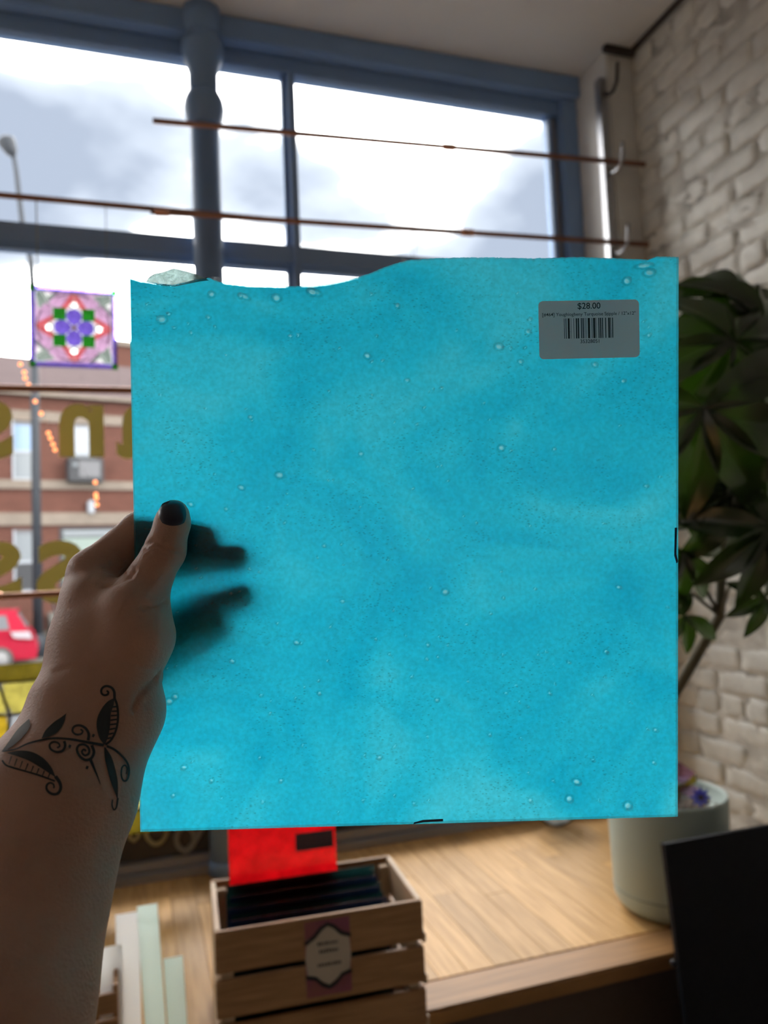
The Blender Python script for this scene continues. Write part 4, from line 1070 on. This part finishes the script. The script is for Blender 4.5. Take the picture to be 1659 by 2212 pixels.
def ruled(A_, B__, mat='tattoo', n_across=4, lift=.00035):
    V_, F_ = TV[mat]; n_ = max(len(A_), len(B__))
    def res(Q):
        s_ = np.concatenate([[0], np.cumsum(np.linalg.norm(np.diff(Q, axis=0), axis=1))]); s_ /= s_[-1]; q = np.linspace(0, 1, n_)
        return np.stack([np.interp(q, s_, Q[:, 0]), np.interp(q, s_, Q[:, 1])], 1)
    A_, B__ = res(A_), res(B__); prev = None
    for i in range(n_):
        rowi = []
        for j in range(n_across + 1):
            p = A_[i] + (B__[i] - A_[i]) * j / n_across; x_, y_ = tpx(p); h_ = onskin(x_, y_, lift)
            if h_ is None: rowi = None; break
            rowi.append(h_[0])
        if rowi is None: prev = None; continue
        n0 = len(V_); V_.extend(rowi)
        if prev is not None and (V_[n0] - V_[prev]).length < .008:
            for j in range(n_across): F_.append((prev + j, n0 + j, n0 + j + 1, prev + j + 1))
        prev = n0
def stroke(pts, w_=9, w1=None, mat='tattoo'):
    q = dense(pts); d = np.gradient(q, axis=0); d /= (np.linalg.norm(d, axis=1)[:, None] + 1e-9); nrm_ = np.stack([-d[:, 1], d[:, 0]], 1)
    w_ *= 1.45; w1 = None if w1 is None else w1 * 1.4
    ws = np.linspace(w_, w1 if w1 is not None else w_, len(q))[:, None] / 2
    ruled(q - nrm_ * ws, q + nrm_ * ws, mat, 1)
def spiral(cx_, cy_, r0, r1, a0, a1, w_=9, n_=26):
    stroke([(cx_ + (r0 + (r1 - r0) * t_) * cos(radians(a0 + (a1 - a0) * t_)), cy_ + (r0 + (r1 - r0) * t_) * sin(radians(a0 + (a1 - a0) * t_))) for t_ in np.linspace(0, 1, n_)], w_)
# upright leaf
stroke([(718, 170), (716, 130), (697, 102), (662, 94), (638, 112), (637, 138), (655, 152), (676, 146), (680, 130), (668, 124)], 12, 9)
ruled(dense([(716, 168), (676, 190), (640, 232), (612, 290), (606, 350), (622, 418), (652, 462)]), dense([(718, 168), (712, 215), (696, 262), (692, 310), (688, 360), (676, 415), (656, 462)]))
stroke([(718, 168), (734, 215), (740, 285), (728, 365), (697, 430), (660, 462)], 10)
for (a_, b_) in (((708, 225), (734, 222)), ((700, 252), (738, 250)), ((695, 280), (738, 276)), ((692, 308), (736, 302)), ((690, 336), (730, 330)), ((686, 366), (724, 358)), ((680, 396), (712, 388)), ((672, 424), (698, 416))):
    stroke([a_, ((a_[0] + b_[0]) / 2, (a_[1] + b_[1]) / 2), b_], 7)
# stem and left leaves
stroke([(20, 505), (100, 490), (180, 455), (270, 432), (350, 422), (450, 430), (540, 446), (650, 465)], 6, 13)
ruled(dense([(262, 424), (285, 375), (335, 325), (385, 290), (418, 264)]), dense([(262, 424), (310, 412), (360, 385), (400, 330), (418, 264)]))
ruled(dense([(10, 510), (60, 440), (115, 365), (185, 300)]), dense([(10, 510), (70, 480), (140, 420), (190, 350), (185, 300)]), 'tattoofaded')
ruled(dense([(45, 515), (120, 500), (200, 508), (270, 545), (320, 600), (350, 665)]), dense([(45, 515), (110, 535), (180, 562), (240, 596), (300, 635), (350, 668)]))
stroke([(16, 560), (40, 590), (90, 608), (160, 628), (250, 655), (345, 690)], 8)
for k in range(8):
    a_ = (75 + k * 34, 535 + k * 15); stroke([a_, (a_[0] - 8, a_[1] + 22), (a_[0] - 16, a_[1] + 48 - k * 2)], 6, 4, 'tattoofaded' if k < 3 else 'tattoo')
stroke([(348, 660), (374, 698), (381, 735), (362, 768), (325, 770), (295, 745), (294, 715), (315, 700), (338, 712), (338, 735)], 16, 8)
# curls
stroke([(552, 436), (556, 395), (535, 358), (500, 341), (464, 350), (455, 378), (475, 398), (508, 396), (520, 378), (505, 366)], 13, 8)
stroke([(402, 440), (409, 468), (393, 500), (353, 508), (318, 490), (312, 462), (335, 446), (365, 452), (376, 472), (358, 482)], 12, 8)
stroke([(575, 465), (588, 510), (570, 548), (535, 558), (500, 535), (482, 495), (495, 466), (530, 462), (556, 485), (556, 518), (530, 530), (512, 508), (526, 490), (538, 504)], 13, 9)
stroke([(565, 552), (590, 612), (610, 660), (628, 710)], 14, 2)
# lower leaf and right tendril
ruled(dense([(652, 478), (655, 540), (672, 620), (694, 700), (732, 800)]), dense([(660, 478), (698, 540), (722, 620), (736, 700), (736, 800)]))
stroke([(736, 795), (728, 850), (712, 870), (700, 840), (704, 805)], 8, 5)
stroke([(668, 470), (715, 492), (765, 535), (797, 580), (806, 630), (795, 680), (772, 688), (758, 655), (762, 605), (782, 590), (794, 612), (788, 645)], 11, 6)
for c_ in ((585, 405), (437, 473), (545, 605)): stroke([(c_[0] - 7, c_[1] - 3), (c_[0], c_[1]), (c_[0] + 7, c_[1] + 3)], 14)
for mt in TV:
    if TV[mt][1]:
        o = apart('tattoo', TV[mt][0], TV[mt][1], M[mt]); o['label'] = 'black vine tattoo with leaves and curls' if mt == 'tattoo' else 'faded grey leaf of the vine tattoo'

# ------------------------------------------------------------------ the street outside
ZS = -.95
struct(box('ground_street', -60, 60, 4.2, 60, ZS - .3, ZS, M['asphalt']))
struct(box('ground_pavement', -60, 60, 2.56, 4.2, ZS - .3, ZS + .12, M['concrete']))
FA = radians(14); FU = Vector((cos(FA), sin(FA), 0)); FO = Vector((sin(FA), -cos(FA), 0)); FQ = Vector((-3.0, 25.5, 0))
def fp(u, z_, out=0.): return FQ + FU * u + FO * out + Vector((0, 0, z_))
def fbox(n, u0, u1, z0, z1, o0, o1, mat, par, bev=0.):
    return obox(n, fp((u0 + u1) / 2, (z0 + z1) / 2, (o0 + o1) / 2), FU, FO, (0, 0, 1), u1 - u0, o1 - o0, z1 - z0, M[mat], par, bev)
struct(fbox('ground_far_pavement', -40, 60, ZS - .2, ZS + .13, 0, 3.0, 'concrete', None))
bl = empty('brick_building', fp(2, ZS), 'two-storey red brick building with pale stone bands across the street', 'building')
fbox('brick_wall', -16, 22, ZS, 7.0, -8, 0, 'redbrick', bl)
for (z0, z1, ou) in ((6.16, 6.48, .06), (4.07, 4.34, .10), (2.96, 3.34, .10), (6.93, 7.05, .25), (-.95, -.25, .08)):
    fbox('stone_band', -16, 22, z0, z1, -.05, ou, 'stone', bl)
rv = [fp(-16, 7.05, .22), fp(22, 7.05, .22), fp(22, 8.38, -.9), fp(-16, 8.38, -.9), fp(-16, 7.05, -8), fp(22, 7.05, -8), fp(22, 8.6, -8), fp(-16, 8.6, -8)]
mesh('mansard_roof', rv, [(0, 1, 2, 3), (4, 7, 6, 5), (3, 2, 6, 7), (0, 3, 7, 4), (1, 5, 6, 2), (0, 4, 5, 1)], M['roof'], bl)
fbox('chimney', -1.4, -.74, 8.3, 9.15, -2.6, -1.8, 'redbrick', bl); fbox('chimney_cap', -1.5, -.66, 9.15, 9.3, -2.7, -1.7, 'stone', bl)
fbox('chimney', 2.95, 3.75, 8.3, 9.35, -2.6, -1.8, 'redbrick', bl); fbox('chimney_cap', 2.85, 3.85, 9.35, 9.55, -2.7, -1.7, 'stone', bl)
def bwin(u0, u1, z0, z1, upm, lom, split=.48):
    f_ = fbox('window_recess', u0, u1, z0, z1, -.02, .015, 'dark', bl)
    zm = z0 + (z1 - z0) * split
    fbox('pane', u0 + .05, u1 - .05, zm + .03, z1 - .12, .0, .025, upm, f_); fbox('pane', u0 + .05, u1 - .05, z0 + .05, zm - .03, .0, .020, lom, f_)
    for (a_, b_, c_, d_) in ((u0, u0 + .06, z0, z1), (u1 - .06, u1, z0, z1), (u0, u1, zm - .04, zm + .04), (u0, u1, z0, z0 + .06)):
        fbox('sash', a_, b_, c_, d_, .0, .04, 'blind', f_)
for u0 in (-8.5, -6.5, -4.5, -2.5): bwin(u0, u0 + .75, 4.34, 6.15, 'bluepane', 'greypane'); bwin(u0, u0 + .75, 1.06, 2.85, 'greypane', 'dark')
bwin(-.50, .14, 4.34, 6.15, 'bluepane', 'greypane'); bwin(-.50, .14, .95, 2.83, 'greypane', 'ac')
bwin(1.12, 1.88, 4.34, 6.18, 'blind', 'greypane')
for u0 in (3.6, 5.6, 8.0, 10.0): bwin(u0, u0 + .75, 4.34, 6.15, 'blind', 'greypane')
for u0 in (5.0, 7.4, 9.8): bwin(u0, u0 + 1.3, .75, 2.83, 'greypane', 'greenpane', .3)
ac = fbox('window_air_conditioner', 1.02, 2.06, 4.28, 5.04, 0, .45, 'ac', bl, .03)
fbox('vent_grille', 1.32, 1.95, 4.42, 4.92, .45, .47, 'dark', ac); lathe('dial', [(.02, 0), (.09, .005), (.07, .03), (.01, .035)], fp(1.2, 4.78, .45), M['greypane'], ac, 14, axis=tuple(FO))
st = fbox('shop_window', .80, 3.5, .55, 2.88, -.02, .02, 'ac', bl)
fbox('pane', .90, 2.1, .68, 2.55, .0, .04, 'greenpane', st); fbox('pane', 2.18, 3.42, .68, 2.55, .0, .04, 'greenpane', st); fbox('pane', .90, 3.42, 2.6, 2.8, .0, .04, 'greypane', st)
fbox('wall_lamp', 1.62, 1.82, 3.30, 3.72, 0, .22, 'blind', bl, .04)
stp = empty('stone_steps', fp(1.0, ZS, 1), 'pale stone front steps with a dark handrail beside the lamp post', 'steps')
for k in range(7):
    fbox('step', .42, 1.9, ZS + .13, ZS + .13 + .16 * (k + 1), .1, 2.2 - .3 * k, 'concrete', stp)
tube('handrail', [fp(.40, ZS + .2, 2.2), fp(.40, ZS + 1.1, 2.2), fp(.40, ZS + 2.0, .2)], .03, M['lamppost'], stp, 8)
# street lamp
lb = Vector((-2.60, 23.3, ZS + .12))
lm = empty('street_lamp', lb, 'tall dark street lamp post with a curved arm outside the window', 'street lamp')
lathe('base', [(.22, 0), (.22, .5), (.16, .6), (.14, .65)], lb, M['lamppost'], lm, 16)
ltop = Vector((-2.60, 23.3, 9.2))
tube('post', [lb + Vector((0, 0, .6)), lb + Vector((0, 0, 5)), ltop], [.135, .12, .10], M['lamppost'], lm, 14)
tube('arm', [ltop, Vector((-2.66, 23.3, 10.4)), Vector((-2.87, 23.3, 11.5)), Vector((-3.0, 23.3, 12.9)), Vector((-3.08, 23.3, 13.5))], [.10, .085, .075, .065, .06], M['lamppost'], lm, 10)
lathe('lamp_head', [(.05, -.1), (.16, .05), (.24, .32), (.24, .42), (.12, .52), (.02, .55)], (-3.10, 23.3, 13.45), M['lamppost'], lm, 16, axis=(-.45, 0, 1))
# red hatchback, tail to the right
cF = Vector((-cos(radians(5)), -sin(radians(5)), 0)); cS = Vector((-sin(radians(5)), cos(radians(5)), 0)); c0 = Vector((-2.42, 21.4, ZS))
def kp(s_, w_, z_): return c0 + cF * s_ + cS * w_ + Vector((0, 0, z_))
cz = empty('red_car', kp(2, .85, 0), 'crimson red hatchback parked across the street', 'car')
prof = [(.02, .28), (-.02, .50), (.03, .72), (.12, .92), (.22, 1.02), (.36, 1.28), (.48, 1.46), (.42, 1.52), (1.0, 1.545), (1.8, 1.52), (2.35, 1.38), (2.85, 1.06), (3.5, .95), (3.85, .80), (3.98, .55), (3.95, .28)]
V_, F_ = [], []; n = len(prof)
for sd in (0, 1):
    for s_, z_ in prof:
        ins_ = max(0, z_ - .95) * .30 + (.06 if s_ < .05 or s_ > 3.9 else 0); V_.append(kp(s_, ins_ if sd == 0 else 1.70 - ins_, z_))
lo = [0, 1, 2, 3, 4, 11, 12, 13, 14, 15]; hi = [4, 5, 6, 7, 8, 9, 10, 11]
for i in range(n): F_.append((i, (i + 1) % n, n + (i + 1) % n, n + i))
F_ += [lo[::-1], hi[::-1], [n + q for q in lo], [n + q for q in hi]]
mesh('body', V_, F_, M['car'], cz)
def kpoly(name, pts, w_, mat): return mesh(name, [kp(s_, w_(z_) - .015, z_) for s_, z_ in pts] + [kp(s_, w_(z_) + .03, z_) for s_, z_ in pts],
        [list(range(len(pts))), list(range(len(pts), 2 * len(pts)))[::-1]] + [[i, len(pts) + i, len(pts) + (i + 1) % len(pts), (i + 1) % len(pts)] for i in range(len(pts))], M[mat], cz)
wf = lambda z_: max(0, z_ - .95) * .30
kpoly('side_window', [(.62, 1.05), (.70, 1.40), (1.5, 1.43), (1.5, 1.05)], wf, 'dark'); kpoly('side_window', [(1.58, 1.05), (1.58, 1.43), (2.2, 1.36), (2.68, 1.08)], wf, 'dark')
mesh('rear_window', [kp(.235, .18, 1.06), kp(.235, 1.52, 1.06), kp(.44, 1.42, 1.42), kp(.44, .28, 1.42), kp(.265, .18, 1.05), kp(.265, 1.52, 1.05), kp(.47, 1.42, 1.41), kp(.47, .28, 1.41)],
     [(0, 1, 2, 3), (7, 6, 5, 4), (0, 4, 5, 1), (1, 5, 6, 2), (2, 6, 7, 3), (3, 7, 4, 0)], M['dark'], cz)
kpoly('tail_light', [(.10, .78), (.16, .98), (.60, .99), (.52, .84)], lambda z_: -.01, 'lamplens')
for s_ in (.85, 3.25):
    for w_ in (-.02, 1.54):
        wl = lathe('wheel', [(.30, 0), (.315, .03), (.315, .15), (.30, .18)], kp(s_, w_, .315), M['tyre'], cz, 24, axis=tuple(cS))
        lathe('hub', [(.20, -.015), (.205, .0), (.205, .18), (.20, .195)], kp(s_, w_, .315), M['alloy'], wl, 18, axis=tuple(cS))
